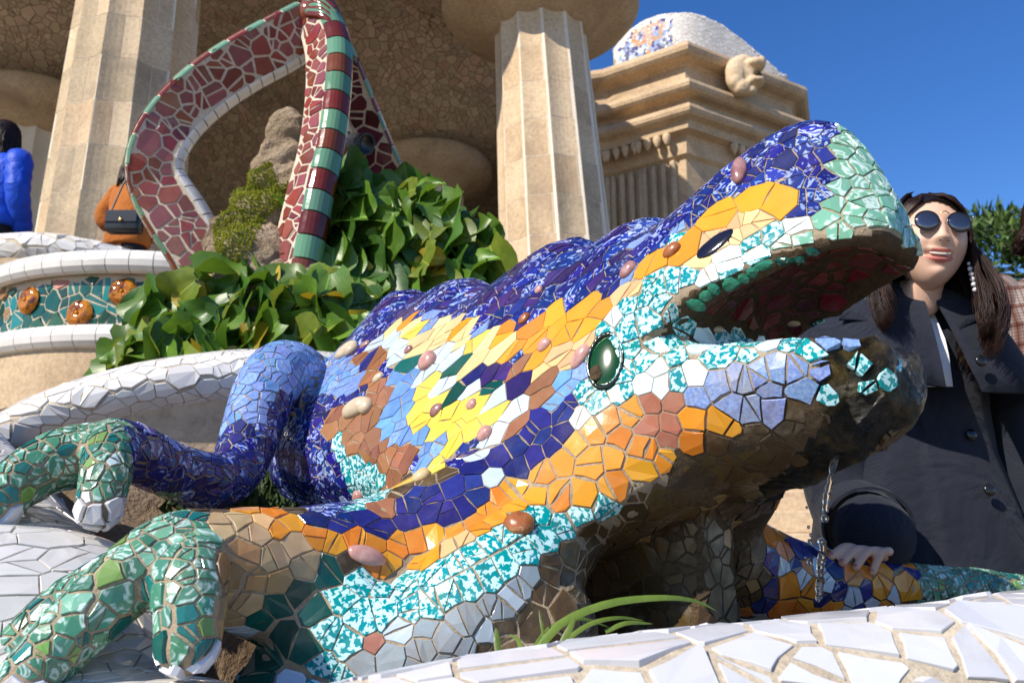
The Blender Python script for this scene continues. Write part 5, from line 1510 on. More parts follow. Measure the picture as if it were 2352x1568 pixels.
M['plaid'] = cloth('plaid_wool', (.26, .2, .18), (.3, .24, .21), 60, 0, True)
M['blouse'] = cloth('white_blouse', (.6, .62, .66), (.7, .72, .75), 60)
M['bluejacket'] = cloth('blue_puffer', (.006, .05, .42), (.01, .08, .6), 20, rough=.45)
M['rust'] = cloth('rust_sweater', (.36, .11, .02), (.46, .15, .03), 60)
M['dark'] = cloth('dark_trousers', (.012, .012, .016), (.025, .025, .03), 60)
M['bag'] = NT('black_leather').fin((.012, .012, .013), .3)
M['gold'] = NT('gold_metal').fin((.7, .45, .15), .25, None, Metallic=1.0)
M['lens'] = NT('mirror_lens').fin((.16, .15, .16), .03, None, Metallic=.9)
M['blackframe'] = NT('black_frame').fin((.01, .01, .01), .2)
M['pearl'] = NT('pearl').fin((.62, .6, .62), .18, None, Specular_IOR_Level=.8)
M['tooth'] = NT('teeth').fin((.6, .55, .48), .25)
def hairmat(name, a, b):
    t = NT(name); at = t.new('ShaderNodeAttribute', attribute_name='rnd').outputs['Fac']
    return t.fin(t.ramp(at, [(0, a), (1, b)]), .42, None, Specular_IOR_Level=.25)
M['hair'] = hairmat('dark_brown_hair', (.006, .004, .003), (.03, .012, .007))
M['hairtip'] = hairmat('red_brown_hair', (.02, .008, .005), (.075, .025, .013))
class Frame:
    """own axes of a figure: x to the viewer's right, y away from the face, z up"""
    def __init__(s, o, yaw=0.0, roll=0.0, pitch=0.0, k=1.0):
        R = Matrix.Rotation(yaw, 3, 'Z') @ Matrix.Rotation(roll, 3, 'Y') @ Matrix.Rotation(pitch, 3, 'X')
        s.R = np.array(R) * k; s.o = V(o)
    def __call__(s, p): return s.o + np.asarray(p, float) @ s.R.T
def head_mesh(fr, sc=1.0, nu=112, nv=96):
    """female head about 0.225 m tall; face looks along -y; centre between the ears"""
    vs = []; lipf = {}
    for j in range(nv + 1):
        q = PI * j / nv
        for i in range(nu):
            a = 2 * PI * i / nu
            d = V((math.sin(q) * math.cos(a), math.sin(q) * math.sin(a), math.cos(q)))
            x, y, z = d * V((.077, .092, .112))
            fr_ = max(0, -d[1])                                # how far forward
            if z < 0:
                t = -z / .114
                x *= 1 - .31 * t ** 1.8
                if y > 0: y *= 1 - .55 * t ** 1.2              # nape
                else: y *= 1 - .06 * t
                if y < 0 and t > .55: y -= .012 * (t - .55) / .45
            y *= (.93 if y < 0 else 1.0)
            g = lambda cx, cz, sx, sz: math.exp(-((x - cx) / sx) ** 2 - ((z - cz) / sz) ** 2)
            if fr_ > .15:
                pr = 0.0
                nb = 0.0
                if -.045 < z < .03:
                    tz = (.03 - z) / .055
                    nb = .019 * (tz ** 1.3 if tz <= 1 else max(0, 1 - ((tz - 1) / .36)) ** .7)
                pr += nb * math.exp(-(x / (.0085 + .004 * max(0, min(1, (.03 - z) / .06)))) ** 2)
                pr += .008 * (g(.0125, -.027, .006, .008) + g(-.0125, -.027, .006, .008))
                pr -= .009 * (g(.031, .017, .016, .011) + g(-.031, .017, .016, .011))
                pr += .0045 * (g(.03, .036, .024, .008) + g(-.03, .036, .024, .008))
                pr += .006 * (g(.041, -.026, .018, .017) + g(-.041, -.026, .018, .017))
                zm = z + .056 - 7.5 * x * x                     # smile line
                if abs(x) < .031:
                    k = (1 - (x / .031) ** 2) ** .6
                    pr += k * (.0062 * math.exp(-((zm - .0065) / .0045) ** 2) + .0068 * math.exp(-((zm + .0105) / .0052) ** 2) - .012 * math.exp(-((zm + .001) / .0042) ** 2))
                pr += .006 * g(0, -.094, .018, .012) - .003 * g(0, -.078, .016, .006)
                pr -= .003 * (g(.026, -.05, .005, .02) + g(-.026, -.05, .005, .02))
                y -= pr
            vs.append((x * sc, y * sc, z * sc))
    fs = []; fm = []
    for j in range(nv):
        for i in range(nu):
            a = j * nu + i; b = j * nu + (i + 1) % nu
            fs.append((a, a + nu, b + nu, b))
            x, y, z = vs[a]; x /= sc; z /= sc; zm = z + .056 - 7.5 * x * x
            fm.append(1 if (y < -.04 and abs(x) < .029 and (.0015 < zm < .0125 - 5 * abs(abs(x) - .006) ** 1.6 or -.017 + 9 * x * x < zm < -.004)) else 0)
    return [fr(v) for v in vs], fs, fm
def strands(fr, roots_paths, name, parent, mats, rad=.0011, n=4):
    mb = MB()
    for path, m in roots_paths:
        path = np.asarray(path); k = len(path)
        r = rad * np.interp(np.linspace(0, 1, k), [0, .1, .8, 1], [.7, 1, .9, .25])
        v, f = tube(np.array([fr(p) for p in path]), r, n, False)
        mb.add(v, f, m, random.random())
    return mb.obj(name, mats, parent, True, kind=None)

# --- woman beside the lizard
HC = P(2132, 560, 1.95)
woman_base = V((HC[0] - .02, HC[1] + .17, 0))
woman = thing('person', 'smiling woman in round sunglasses and dark herringbone cape coat, hand on the lizard', 'person', woman_base)
hf = Frame(HC, math.radians(-8), math.radians(7), math.radians(-4), 1.05)
v, f, fm = head_mesh(hf, 1.0)
# body: neck, trunk, arms and legs under the coat, one skin with the head
bf = Frame((woman_base[0], woman_base[1], .07), math.radians(-4), k=1.05)
def ell(z, rx, ry, cy=0, n=20, cx=0): return np.array([bf((cx + rx * math.cos(a), cy + ry * math.sin(a), z)) for a in np.linspace(0, 2 * PI, n, endpoint=False)])
neck = tube([hf((0, .02, -.06)), hf((-.003, .028, -.12)), bf((0, .0, 1.33)), bf((0, .01, 1.25))], [.047, .047, .056, .07], 16)
hand_px = [(2010, 1262, 1.80), (1985, 1280, 1.76)]
body_parts = [neck, loft([ell(z, a, b) for z, a, b in ((1.33, .05, .045), (1.3, .13, .07), (1.2, .165, .09), (1.0, .14, .09), (.85, .17, .11), (.75, .17, .11))])]
for sx in (-1, 1): body_parts.append(tube(catmull([bf((sx * .08, 0, .8)), bf((sx * .085, -.01, .45)), bf((sx * .085, 0, .1))], 10), np.linspace(.075, .04, 10), 12))
sh_r = bf((-.165, .0, 1.285)); el_r = P(1930, 1120, 1.97); wr_r = P(1985, 1268, 1.80)
body_parts.append(tube(catmull([sh_r, el_r, wr_r], 14), np.linspace(.045, .026, 14), 12))
sh_l = bf((.165, .0, 1.285)); el_l = bf((.25, .02, 1.02)); wr_l = bf((.25, -.03, .76))
body_parts.append(tube(catmull([sh_l, el_l, wr_l], 14), np.linspace(.045, .026, 14), 12))
# right hand flat on the lizard's foreleg: palm and five fingers
def spot(x, y, lift):
    c, n = survey(bvhL, x, y)
    if c is None: return P(x, y, 1.75)
    return c + n * lift
def crest_y(x):                      # where the far foreleg's upper edge runs
    for y in range(1180, 1400, 2):
        c, n = survey(bvhL, x, y)
        if c is not None and toL(c)[1] < -.3: return y, np.dot(c - CAM, V((0, CT, ST)))
    return 1300, 1.75
cy_, ct_ = crest_y(2000)
palm = P(2005, cy_ - 12, ct_ + .005)
finger_tips = []
for x, dy in ((1908, 12), (1934, 20), (1965, 27), (2004, 30)):
    y_, t_ = crest_y(x); c, n = survey(bvhL, x, y_ + dy)
    finger_tips.append((x, y_ + dy, float(np.dot(c - CAM, V((0, CT, ST)))) - .009 if c is not None else t_))
wr_r = palm + V((.03, .03, .045))
fr_parts = [blob(palm, (.036, .04, .017), np.array([[.8, -.55, -.2], [.55, .83, 0], [.1, -.1, .98]]), 14, 10)]
fr_parts.append(tube([wr_r, palm + V((0, .0, .004))], [.026, .026], 12))
for i, (x, y, t) in enumerate(finger_tips):
    tip = P(x, y, t); kn = palm + V((-.03 + .013 * i, -.018 - .012 * i, .004)); mid = .5 * (kn + tip) + V((0, 0, .013))
    fr_parts.append(tube(catmull([palm, kn, mid, tip], 14), np.interp(np.linspace(0, 1, 14), [0, .5, 1], [.010, .0092, .0078]), 10))
tip = palm + V((-.06, .03, -.004)); fr_parts.append(tube(catmull([palm + V((.01, .03, 0)), palm + V((-.02, .045, .004)), tip], 10), np.linspace(.011, .008, 10), 10))
bv, bfaces = remesh(body_parts, .011, 3)
hv, hfaces = remesh(fr_parts, .0035, 2)
mb = MB(); mb.add(v, f, 0); mb.m[:] = fm; mb.add(bv, bfaces, 0); mb.add(hv, hfaces, 0)
mb.obj('body', [M['skin'], M['lip']], woman, True)
for i, (x, y, t) in enumerate(finger_tips):
    tip = P(x, y, t); A = basis(V((-.1, -.45, .9)), V((-.8, -.5, -.2)))
    vv, ff = blob(tip + A[2] * .0065, (.0062, .0048, .0016), A, 10, 6); mesh_obj('fingernail', vv, ff, M['lip'], woman, True)
# teeth, glasses, earrings
xs = np.linspace(-.021, .021, 25)
vv, ff = tube([hf((x, -.0762 + 9 * x * x, -.0577 + 7.5 * x * x)) for x in xs],   .0025 * np.clip(1.2 - (np.abs(xs) / .026) ** 2, .2, 1) * (1 - .06 * (np.abs(np.sin(xs / .0055 * PI)) < .25)), 10, up=(0, 0, 1), squash=1.15)
mesh_obj('teeth', vv, ff, M['tooth'], woman, True)
for sx in (-1, 1):
    vv, ff = blob(hf((sx * .0075, -.0985, -.0372)), (.003, .0025, .0016), None, 8, 6); mesh_obj('nostril_shade', vv, ff, M['rough'], woman, True)  # solid dark bead drawn for the shade in the nose opening
gl = mesh_obj('sunglasses', *tube([hf((-.009, -.104, .024)), hf((0, -.109, .027)), hf((.009, -.104, .024))], .0013, 8), M['gold'], woman, True)
for sx in (-1, 1):
    c = hf((sx * .0325, -.0935, .010)); nrm = hf((sx * .1, -1, .05)) - hf((0, 0, 0)); A = basis(nrm, hf((1, 0, 0)) - hf((0, 0, 0)))
    vv, ff = blob(c, (.0245, .0235, .0045), A, 28, 8); mesh_obj('lens', vv, ff, M['lens'], gl, True)
    ring = [c + A[0] * .0253 * math.cos(a) + A[1] * .0243 * math.sin(a) for a in np.linspace(0, 2 * PI, 33)]
    vv, ff = tube(ring, .0017, 8, False); mesh_obj('rim', vv, ff, M['blackframe'], gl, True)
    vv, ff = tube([hf((sx * .062, -.088, .026)), hf((sx * .074, -.04, .024)), hf((sx * .078, .02, .02))], .0014, 6); mesh_obj('temple', vv, ff, M['gold'], gl, True)
er = thing('tmp', 'x', 'x'); bpy.data.objects.remove(er)
ear_top = hf((.0735, -.012, -.052))
for k in range(6):
    c = ear_top + V((.0012 * k, -.012, -.0125 * k)); vv, ff = blob(c, (.0058 if k else .004,) * 3, None, 14, 10); mesh_obj('pearl', vv, ff, M['pearl'], woman, True)
vv, ff = blob(hf((-.066, -.03, -.062)), (.0065,) * 3, None, 14, 10); mesh_obj('pearl', vv, ff, M['pearl'], woman, True)
# hair: cap plus strands combed from a parting, hanging past the shoulders
cap = []; dirs = []
nu, nv_ = 110, 70
for j in range(nv_ + 1):
    q = .8 * PI * j / nv_
    for i in range(nu):
        a = 2 * PI * i / nu
        d = V((math.sin(q) * math.cos(a), math.sin(q) * math.sin(a), math.cos(q))); dirs.append(d)
        cap.append(hf(d * V((.0755, .0945, .1165))))
fs = []
for j in range(nv_):
    for i in range(nu):
        k4 = (j * nu + i, (j + 1) * nu + i, (j + 1) * nu + (i + 1) % nu, j * nu + (i + 1) % nu)
        d = np.mean([dirs[k] for k in k4], axis=0)
        if d[1] < -.12 and d[2] < .62 - .35 * (abs(d[0] + .15)) ** 1.5: continue        # face opening
        if d[2] < -.55: continue
        fs.append(k4)
hair = mesh_obj('hair', cap, fs, M['hair'], woman, True, rnd=[.1] * len(fs))
rs = random.Random(4)
sp = []
for k in range(3000):
    az = rs.uniform(-2.0, 2.0)                                   # 0 = back of head; +- towards the temples
    ph = PI / 2 - az
    lay0 = rs.uniform(1.0, 1.075)
    pts = []
    for e in np.linspace(1.36, -.1, 7):
        lay = 1 + (lay0 - 1) * min(1, (1.36 - e) / .7)
        d = V((math.cos(e) * math.cos(ph), math.cos(e) * math.sin(ph), math.sin(e)))
        x, y, z = d * V((.081, .1, .121)) * lay
        pts.append((x - .018 * max(0, e - .3), y - .01 * max(0, e - .3), z))
    x, y, z = pts[-1]
    ln = rs.uniform(.15, .22) + (.04 if x > 0 else 0)
    dirx = x / .08; ph2 = rs.uniform(0, 6.28); am = rs.uniform(.001, .006)
    for q in np.linspace(.12, 1, 9):
        flare = (.05 if x > 0 else .038) * math.sin(q * 2.4)
        xx = x + dirx * flare + am * math.sin(3 * q + ph2) - dirx * .03 * max(0, q - .75)
        yy = y - (.045 * q if abs(x) > .05 else 0) + am * math.cos(3 * q + ph2) + (.03 * q if y > .05 else 0)
        pts.append((xx, yy, z - q * ln))
    sp.append((catmull(pts, 15), 1 if rs.random() < .2 else 0))
for k in range(950):                                             # side-swept front hair from the parting
    u = rs.random(); sg = 1 if rs.random() < .72 else -1
    r0 = V((-.022 + rs.uniform(-.004, .004), -.07 * u + .035, .109 - .03 * u * u))
    lay = rs.uniform(1.0, 1.05)
    a1 = V((sg * (.03 + .012 * (1 - u)) - .012, -.082 * u - .004, .1 - .014 * u)); a2 = V((sg * .064, -.06 * u - .008, .05)); a3 = V((sg * .078, -.045 * u, -.0))
    a4 = V((sg * .084, -.04 * u - .004, -.05 - .02 * u)); a5 = V((sg * (.092 + .01 * rs.random()), -.05 * u, -.12 - .05 * rs.random())); a6 = V((sg * (.09 + .02 * rs.random()), -.055 * u - .01, -.185 - .04 * rs.random()))
    el_ = V((.0815, .1, .121)); r0, a1, a2, a3 = [q / np.linalg.norm(q / el_) * k_ for q, k_ in ((r0, .985), (a1, 1.0), (a2, 1.01), (a3, 1.02))]
    pts = [r0] + [q * V((lay, lay, 1)) + V((rs.gauss(0, .0015), rs.gauss(0, .0015), 0)) for q in (a1, a2, a3, a4, a5, a6)]
    q_ = catmull(pts, 15); nn_ = np.linalg.norm(q_ / el_, axis=1); fx = (q_[:, 2] > -.02) & (nn_ > 1.045); q_[fx] *= (1.045 / nn_[fx])[:, None]
    sp.append((q_, 1 if rs.random() < .2 else 0))
sh = strands(hf, sp, 'hair_strands', hair, [M['hair'], M['hairtip']], .0009)
# coat, cape, collar, sleeves
def shell(secs, th, name, mat, parent, closed=False):
    """open sheet given as rows; given a thickness"""
    R = np.array(secs); K, N_, _ = R.shape
    du = np.gradient(R, axis=1); dv = np.gradient(R, axis=0); n = np.cross(du, dv); n /= np.linalg.norm(n, axis=2)[:, :, None] + 1e-12
    I = R - n * th
    vs = np.vstack([R.reshape(-1, 3), I.reshape(-1, 3)]); o = K * N_; fs = []
    for k in range(K - 1):
        for j in range(N_ - 1):
            a = k * N_ + j; fs.append((a, a + 1, a + N_ + 1, a + N_)); fs.append((o + a, o + a + N_, o + a + N_ + 1, o + a + 1))
    ed = [k * N_ for k in range(K)], [k * N_ + N_ - 1 for k in range(K)], list(range(N_)), [(K - 1) * N_ + j for j in range(N_)]
    for e in ed:
        for a, b in zip(e[:-1], e[1:]): fs.append((a, b, o + b, o + a))
    return mesh_obj(name, vs, fs, mat, parent, True)
rows = []
for z, rx, ry in ((1.335, .07, .06), (1.31, .13, .085), (1.27, .18, .105), (1.18, .19, .12), (1.05, .175, .12), (.95, .18, .125), (.82, .215, .15), (.66, .245, .175), (.5, .265, .19)):
    rows.append([bf((rx * math.cos(a) * (1 + .02 * math.sin(7 * a + z * 9)), ry * math.sin(a) * (1 + .04 * math.sin(5 * a)), z)) for a in np.linspace(-PI / 2 - .12, 1.5 * PI - .1, 60)])
coat = shell(rows, .006, 'coat', M['herring'], woman)
rows = []
for z, rx, ry in ((1.385, .064, .066), (1.352, .064, .066), (1.335, .095, .08), (1.305, .16, .12), (1.27, .205, .145), (1.2, .245, .175), (1.13, .275, .2), (1.075, .295, .215)):
    k = max(0, 1.352 - z) / .28
    g0 = .10 + .12 * k
    rows.append([bf((rx * math.cos(a) * (1 + .035 * k * math.sin(6 * a + 1)), ry * math.sin(a) * (1 + .05 * k * math.sin(6 * a)) - .01, z + .02 * k * math.sin(2 * a + .6))) for a in np.linspace(-PI / 2 + g0 + .05, 1.5 * PI - g0 * .6 + .12, 70)])
cape = shell(rows, .006, 'cape', M['herring'], coat)
# collar flaps lying on the cape
for sx, x1, x2 in ((-1, -.055, -.17), (1, .07, .2)):
    rows = []
    for q in np.linspace(0, 1, 6):
        rows.append([bf((sx * (.05 + .11 * q * u + .015 * q), -.065 - .10 * q * (1 - .35 * u) - .012, 1.362 - .035 * u - .16 * q * (1 - .45 * u) + .008 * math.sin(3 * u))) for u in np.linspace(0, 1, 8)])
    shell(rows, .006 if sx < 0 else -.006, 'collar_flap', M['herring'], coat)
# blouse showing in the opening
rows = [[bf((x, -.125 - .02 * q + .2 * x * x, 1.33 - .26 * q)) for x in np.linspace(-.035 - .01 * q, .05 - .005 * q, 8)] for q in np.linspace(0, 1, 8)]
rows = [[bf((x, -(.07 + .085 * min(1, q * 1.6)) + .6 * x * x, 1.33 - .25 * q)) for x in np.linspace(-.03, .045, 8)] for q in np.linspace(0, 1, 8)]
shell(rows, .003, 'blouse', M['blouse'], woman)
def sleeve(pts, rad, name='sleeve'):
    q = catmull(pts, 24); r = np.interp(np.linspace(0, 1, 24), np.linspace(0, 1, len(rad)), rad) * (1 + .035 * np.sin(np.linspace(0, 19, 24)))
    v, f = tube(q, r, 20, True, rings=2); return mesh_obj(name, v, f, M['herring'], coat, True)
cuff_c = P(1975, 1235, 1.83)
sleeve([bf((-.15, .01, 1.28)), P(1945, 900, 2.02), P(1925, 1080, 1.98), P(1958, 1180, 1.91), palm + V((.022, .03, .035))], [.07, .085, .09, .085, .078])
T0 = palm + V((.022, .03, .035)) - P(1958, 1180, 1.91); T0 /= np.linalg.norm(T0)
cq = .3 * P(1958, 1180, 1.91) + .7 * (palm + V((.022, .03, .035)))
A = basis(T0, V((1, 0, 0)))
ring = [cq + A[0] * .089 * math.cos(a) + A[1] * .089 * math.sin(a) for a in np.linspace(0, 2 * PI, 30, endpoint=False)]
secs = [np.array([c + T0 * o for c in ring]) * 1.0 for o in (-.018, .018)]
secs = [np.array([c + T0 * o + (c - cq) / .089 * e for c in ring]) for o, e in ((-.019, -.004), (-.018, .003), (.018, .003), (.019, -.004))]
vv, ff = loft(secs, False); mesh_obj('cuff_strap', vv, ff, M['herring'], coat, False)
vv, ff = tube([cq + A[0] * .093 * math.cos(a) * 1 + V((0, -.0, 0)) for a in (0, 0)] if False else [cq + V((-.045, -.078, .0)) + V((.006 * math.cos(a), 0, .006 * math.sin(a))) for a in np.linspace(0, 2 * PI, 20)], .0011, 6, False); mesh_obj('cuff_eyelet', vv, ff, M['pearl'], coat, True)
sleeve([bf((.15, .01, 1.28)), bf((.235, .02, 1.14)), bf((.25, .015, 1.0)), bf((.252, -.01, .86)), bf((.25, -.03, .76))], [.065, .07, .068, .062, .058])
for x, z, y in ((.075, 1.12, -.24), (.085, .98, -.135), (.09, .86, -.17)):
    c = bf((x, y + .01, z)); vv, ff = lathe([(.002, .004), (.010, .004), (.0135, .001), (.0135, -.002), (.010, -.004)], 18, c, (.15, -1, .1)); mesh_obj('button', vv, ff, M['blackframe'], coat, True)
rows = [[bf((sx_ + .0 * z, -.132 - .05 * max(0, 1.0 - z) + .3 * (sx_ - .1) ** 2, z)) for sx_ in (.100, .107, .114)] for z in np.linspace(1.12, .55, 10)]
for sx in (-1, 1):
    vv, ff = blob(bf((sx * .085, -.05, .04)), (.045, .12, .045), None, 14, 10); mesh_obj('shoe', vv, ff, M['bag'], woman, True)

# --- simpler figures further off
def person(label, base, hgt, yaw, top, bottom, hairlen, pose=None, group=None, bulk=1.0, puffy=False):
    p = thing('person', label, 'person', base, group); k = hgt / 1.65
    F = Frame(base, yaw)
    S = lambda x, y, z: F((x * k, y * k, z * k))
    parts = [blob(S(0, -.01, 1.535), (.072 * k, .088 * k, .11 * k), F.R.T, 18, 14), blob(S(0, -.085, 1.52), (.014 * k, .02 * k, .022 * k), F.R.T, 8, 6), blob(S(0, -.04, 1.46), (.045 * k, .05 * k, .04 * k), F.R.T, 10, 8), tube([S(0, .01, 1.5), S(0, .015, 1.36)], .05 * k, 12)]
    parts.append(loft([np.array([S(rx * math.cos(a), ry * math.sin(a), z) for a in np.linspace(0, 2 * PI, 18, endpoint=False)]) for z, rx, ry in ((1.4, .06, .05), (1.36, .15, .08), (1.25, .17, .1), (1.05, .14, .1), (.9, .17, .11), (.8, .16, .1))]))
    pose = pose or [((-.18, 0, 1.33), (-.24, .02, 1.07), (-.2, -.08, .86)), ((.18, 0, 1.33), (.24, .02, 1.07), (.2, -.08, .86))]
    for q in pose:
        parts.append(tube(catmull([S(*a) for a in q], 12), np.linspace(.045, .026, 12) * k, 10))
        w_ = S(*q[2]); d_ = S(*q[2]) - S(*q[1]); d_ /= np.linalg.norm(d_)
        parts.append(blob(w_ + d_ * .045 * k, (.03 * k, .045 * k, .02 * k), None, 10, 8))
        for j in range(4): parts.append(tube([w_ + d_ * .05 * k + V((.012 * (j - 1.5), 0, 0)), w_ + d_ * (.115 - .01 * abs(j - 1.3)) * k + V((.014 * (j - 1.5), 0, 0))], .0085 * k, 6))
        parts.append(tube([w_ + d_ * .02 * k, w_ + d_ * .07 * k + V((.035, -.01, 0))], .0095 * k, 6))
    for sx in (-1, 1): parts.append(tube(catmull([S(sx * .08, 0, .85), S(sx * .085, -.01, .45), S(sx * .085, .01, .06)], 10), np.linspace(.08, .042, 10) * k, 12))
    v, f = remesh(parts, .013, 3); mesh_obj('body', v, f, M['skin'], p, True)
    b = bulk
    rows = [[S(rx * b * math.cos(a), ry * b * math.sin(a), z) + V((0, 0, 0)) for a in np.linspace(0, 2 * PI, 28, endpoint=False)] for z, rx, ry in ((1.42, .06, .06), (1.395, .1, .075), (1.35, .185, .1), (1.25, .2, .125), (1.1, .18, .125), (.98, .185, .13), (.86, .2, .14), (.84, .19, .13))]
    if puffy:
        zz = np.linspace(1.38, .84, 25); rr = [(np.interp(-z, [-1.38, -1.33, -1.2, -1.0, -.84], [.11, .2, .215, .2, .21]), np.interp(-z, [-1.38, -1.33, -1.2, -1.0, -.84], [.08, .12, .15, .15, .155])) for z in zz]
        rows = [[S(rx * (1 + .05 * abs(math.sin(z * 26))) * math.cos(a), ry * (1 + .05 * abs(math.sin(z * 26))) * math.sin(a), z) for a in np.linspace(0, 2 * PI, 28, endpoint=False)] for z, (rx, ry) in zip(zz, rr)]
    v, f = loft([np.array(r_) for r_ in rows]); jk = mesh_obj('jacket', v, f, top, p, True)
    for q in pose:
        qq = catmull([S(*a) for a in q], 26); wv = (1 + (.09 if puffy else .03) * np.abs(np.sin(np.linspace(0, 17, 26))))
        v, f = tube(qq, np.linspace(.075, .055, 26) * k * b * wv, 16, True, rings=2); mesh_obj('sleeve', v, f, top, jk, True)
    for sx in (-1, 1):
        v, f = tube(catmull([S(sx * .085, 0, .9), S(sx * .088, -.01, .45), S(sx * .088, .01, .08)], 12), np.linspace(.1, .065, 12) * k, 14); mesh_obj('trouser_leg', v, f, bottom, p, True)
        v, f = blob(S(sx * .088, -.05, .04), (.045, .12, .045), F.R.T, 12, 8); mesh_obj('shoe', v, f, M['bag'], p, True)
    mb = MB(); rs = random.Random(len(label))
    for i in range(260):
        az = rs.uniform(-2.3, 2.3); ph = PI / 2 - az; pts = []
        for e in np.linspace(1.4, .0, 5): pts.append(V((math.cos(e) * math.cos(ph) * .083, math.cos(e) * math.sin(ph) * .1 - .01, math.sin(e) * .122 + 1.545)) * 1.0)
        last = pts[-1]
        for q in (.35, .7, 1.0): pts.append(last + V((last[0] * .25 * q + rs.gauss(0, .006), rs.gauss(0, .006) + .02 * q, -hairlen * q * rs.uniform(.85, 1.1))))
        path = np.array([S(*p_) for p_ in catmull(pts, 10)])
        v, f = tube(path, .006 * k, 4, False); mb.add(v, f, 0, rs.random())
    cp = blob(S(0, 0, 1.555), (.08 * k, .1 * k, .105 * k), F.R.T, 16, 12); mb.add(*cp, 0, .1)
    mb.obj('hair', M['hair'], p, True)
    return p, S
man, Sm = person('person in a brown plaid coat half hidden at the right edge', V((1.585, 2.25, .12)), 1.75, math.radians(-12), M['plaid'], M['dark'], .05, bulk=1.12)
rustp, Sr = person('person in a rust sweater with long dark hair behind the red arch', P(274, 700, 6.1) * V((1, 1, 0)) + V((0, 0, 2.2)), 1.62, math.radians(150), M['rust'], M['dark'], .22,
                   pose=[((-.18, 0, 1.33), (-.24, .06, 1.1), (-.05, -.18, 1.02)), ((.17, 0, 1.33), (.23, .05, 1.1), (.05, -.2, 1.0))], group=None, bulk=1.05)
bluep, Sb = person('person in a bright blue puffer jacket cut off by the left edge', P(-52, 700, 5.82) * V((1, 1, 0)) + V((0, 0, 2.2)), 1.72, math.radians(160), M['bluejacket'], M['dark'], .24, bulk=1.15, puffy=True)
bagp = P(286, 512, 5.75)
bag = thing('handbag', 'black leather handbag hanging beside the rust sweater', 'bag', bagp - V((0, 0, .09)))
m = MB(); m.box(bagp, (.24, .1, .15), None, 0, .02); m.obj('bag_body', M['bag'], bag, True)
m = MB(); m.box(bagp + V((0, -.053, .03)), (.22, .012, .09), None, 0, .005); fl = m.obj('flap', M['bag'], bag)
vv, ff = lathe([(.004, 0), (.014, .002), (.014, .006), (.004, .008)], 12, bagp + V((0, -.062, .0)), (0, -1, 0)); mesh_obj('clasp', vv, ff, M['gold'], fl, True)
vv, ff = tube(catmull([bagp + V((-.11, 0, .07)), bagp + V((-.06, .08, .38)), bagp + V((.05, .1, .55)), bagp + V((.1, .08, .36)), bagp + V((.11, 0, .07))], 24), .007, 8); mesh_obj('strap', vv, ff, M['bag'], bag, True)
# ------------------------------------------------------------------ gargoyle, water, far steps, tree
gp = P(1708, 178, 12.55)
gn = V((.35, -.93, 0)); GA = basis(gn, V((.93, .35, 0)))
def gl_(x, y, z): return gp + GA[0] * x + GA[2] * y + UP * z       # right, outwards, up
G_ = lambda x, y, z, r, s: blob(gl_(x, y, z), r, np.array([GA[0], GA[2], UP]), 16, 12, .12, s)
parts = [G_(0, -.05, 0, (.24, .25, .26), 1), G_(.08, .16, .12, (.16, .2, .1), 2), G_(.06, .14, -.17, (.13, .18, .07), 3), G_(-.16, .02, -.02, (.16, .16, .26), 4), G_(-.1, .05, -.24, (.15, .13, .12), 5), G_(.0, .02, .24, (.17, .15, .09), 6), G_(.12, .27, .15, (.07, .07, .06), 7), G_(-.2, .05, -.16, (.1, .1, .12), 8), G_(.02, .1, -.3, (.1, .1, .06), 9)]
gv, gf, gnm = rockify(parts, .022, .012, 14, 5)
lion = thing('lion_gargoyle', 'carved stone lion head spout under the bastion cornice', 'gargoyle', gp)
mesh_obj('head', gv, gf, M['stone2'], lion, True)
vv, ff = blob(gl_(.09, .14, -.03), (.11, .1, .07), np.array([GA[0], GA[2], UP]), 12, 8); mesh_obj('mouth_hollow_shade', vv, ff, M['rough'], lion, True)  # solid dark lump drawn for the shade between the jaws
# water falling from the jaw
t = NT('clear_water'); M['water'] = t.fin((.95, .98, 1.0), .02, None, Transmission_Weight=1.0, IOR=1.33)
wat = thing('water_stream', 'thin clear trickle of water falling from the lizard jaw', 'water', P(1880, 1400, 1.12))
def trickle(pts, rad, seed):
    q = catmull([P(x, y, 1.12) for x, y in pts], 40); rs = np.random.default_rng(seed)
    r = rad * (1 + .18 * np.sin(np.linspace(0, 15, 40) + seed) + .08 * rs.normal(size=40)); r = np.maximum(r, rad * .45)
    q = q + rs.normal(size=q.shape) * .0003
    v, f = tube(q, r, 10); mesh_obj('stream', v, f, M['water'], wat, True)
trickle([(1962, 955), (1945, 985), (1928, 1020), (1915, 1065), (1905, 1110), (1898, 1150), (1896, 1172)], .0042, 1)
trickle([(1950, 970), (1930, 1015), (1918, 1060)], .0022, 5)
trickle([(1888, 1245), (1890, 1265), (1884, 1300), (1884, 1335), (1880, 1375)], .0052, 3)
for x, y, r in ((1895, 1190, 8), (1886, 1243, 7), (1861, 1290, 7), (1857, 1210, 3.5), (1862, 1228, 3.5), (1860, 1243, 5), (1853, 1165, 3), (1851, 1280, 2.5)):
    v, f = blob(P(x, y, 1.12), (r * .00066, r * .00066, r * .00072), None, 12, 9, .05, int(x)); mesh_obj('water_drop', v, f, M['water'], wat, True)
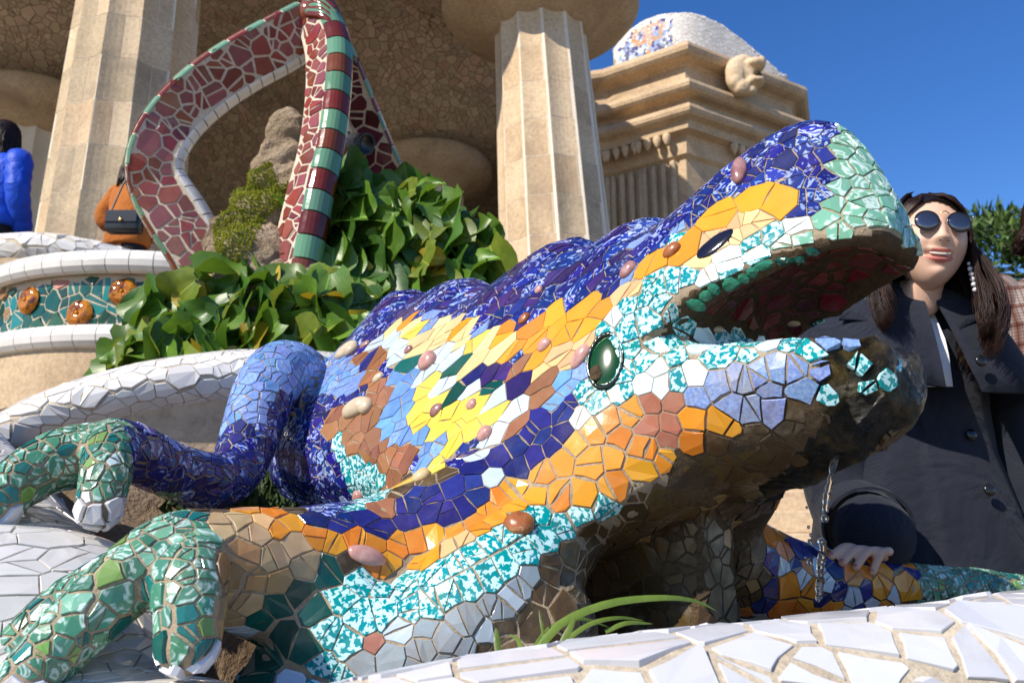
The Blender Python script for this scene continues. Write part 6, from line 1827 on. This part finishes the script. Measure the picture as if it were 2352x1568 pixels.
# sunlit steps and rail wall beyond the lizard
st = thing('far_stairs', 'cream stone steps in sun seen between the lizard neck and the woman', 'stairs', P(1800, 1300, 4.6) * V((1, 1, 0)))
for k in range(9):
    c = P(1800, 1262, 4.4); m = MB(); m.box((c[0] + .1, c[1] + .3 * k, (c[2] - .35) + .075 + .15 * k - .15), (2.6, .32, .146), None, 0, .01); m.obj('step', M['stone2'], st)
M['greystone'] = stony('grey_stone', (.2, .2, .2), (.3, .3, .3), 3, .9, .3, 40, .01)
bw = thing('side_wall', 'grey rendered wall in shade behind the far steps', 'wall', P(1790, 1300, 6.5) * V((1, 1, 0)))
m = MB(); c = P(1790, 1150, 7.4); m.box((c[0], c[1], 1.3), (3.0, .3, 2.6), None, 0, .02); m.obj('wall_body', M['greystone'], bw)
m = MB(); m.box((c[0], c[1] - .05, 2.64), (3.1, .45, .08), None, 0, .02); m.obj('cap', M['stone3'], bw)
# ---------------- trees at the right
M['bark'] = stony('bark', (.06, .045, .03), (.14, .1, .07), 8, .95, 1, 40, .03)
M['needle'] = leafmat('pine_foliage', (.035, .075, .018), (.1, .17, .035), .6, .2, 3)
def pine(label, base, hgt, rad, seed, n=2600, size=.16):
    tr = thing('evergreen_tree', label, 'tree', base, 'evergreens beyond the stairs'); rs = np.random.default_rng(seed)
    trunk = catmull([V(base), V(base) + V((.1, 0, hgt * .5)), V(base) + V((0, .1, hgt * .95))], 12)
    v, f = tube(trunk, np.linspace(.2, .04, 12), 10); mesh_obj('trunk', v, f, M['bark'], tr, True)
    mb = MB(); lim = MB(); cl = []
    for k in range(42):
        q = rs.uniform(.22, 1); a = rs.uniform(0, 2 * PI); l = rad * (1.1 - q * .75) * rs.uniform(.55, 1.1)
        s = V(base) + V((.05, .05, hgt * q * .95)); e = s + V((math.cos(a) * l, math.sin(a) * l, l * rs.uniform(-.05, .35)))
        v, f = tube(catmull([s, .5 * (s + e) + V((0, 0, -.05)), e], 7), np.linspace(.05, .012, 7), 5); lim.add(v, f)
        for u in rs.uniform(.35, 1.05, 5): cl.append((s + (e - s) * u + rs.normal(size=3) * .12, rs.uniform(.22, .42)))
    lim.obj('limb', M['bark'], tr, True)
    for c, r in cl:
        for j in range(n // len(cl)):
            d = rs.normal(size=3); d /= np.linalg.norm(d); p = c + d * V((1, 1, .55)) * r * rs.uniform(.3, 1) ** .6
            ax = d * .8 + V((0, 0, .35)) + rs.normal(size=3) * .35; ax /= np.linalg.norm(ax); s2 = cr3(ax, rs.normal(size=3)); s2 /= np.linalg.norm(s2)
            h = size * rs.uniform(.6, 1.3); w = h * .2
            mb.add([p - s2 * w, p + s2 * w, p + ax * h, p + cr3(ax, s2) * w], [(0, 1, 2), (0, 2, 3)])
    mb.obj('crown', M['needle'], tr, kind='stuff')
pine('dark evergreen crown showing between the woman and the plaid coat', V((8.35, 12.5, 0)), 6.5, 2.4, 3, 6500, .17)
pine('lighter evergreen crown further right behind the plaid coat', V((11.0, 15.0, 0)), 7.4, 3.0, 4, 5500, .2)
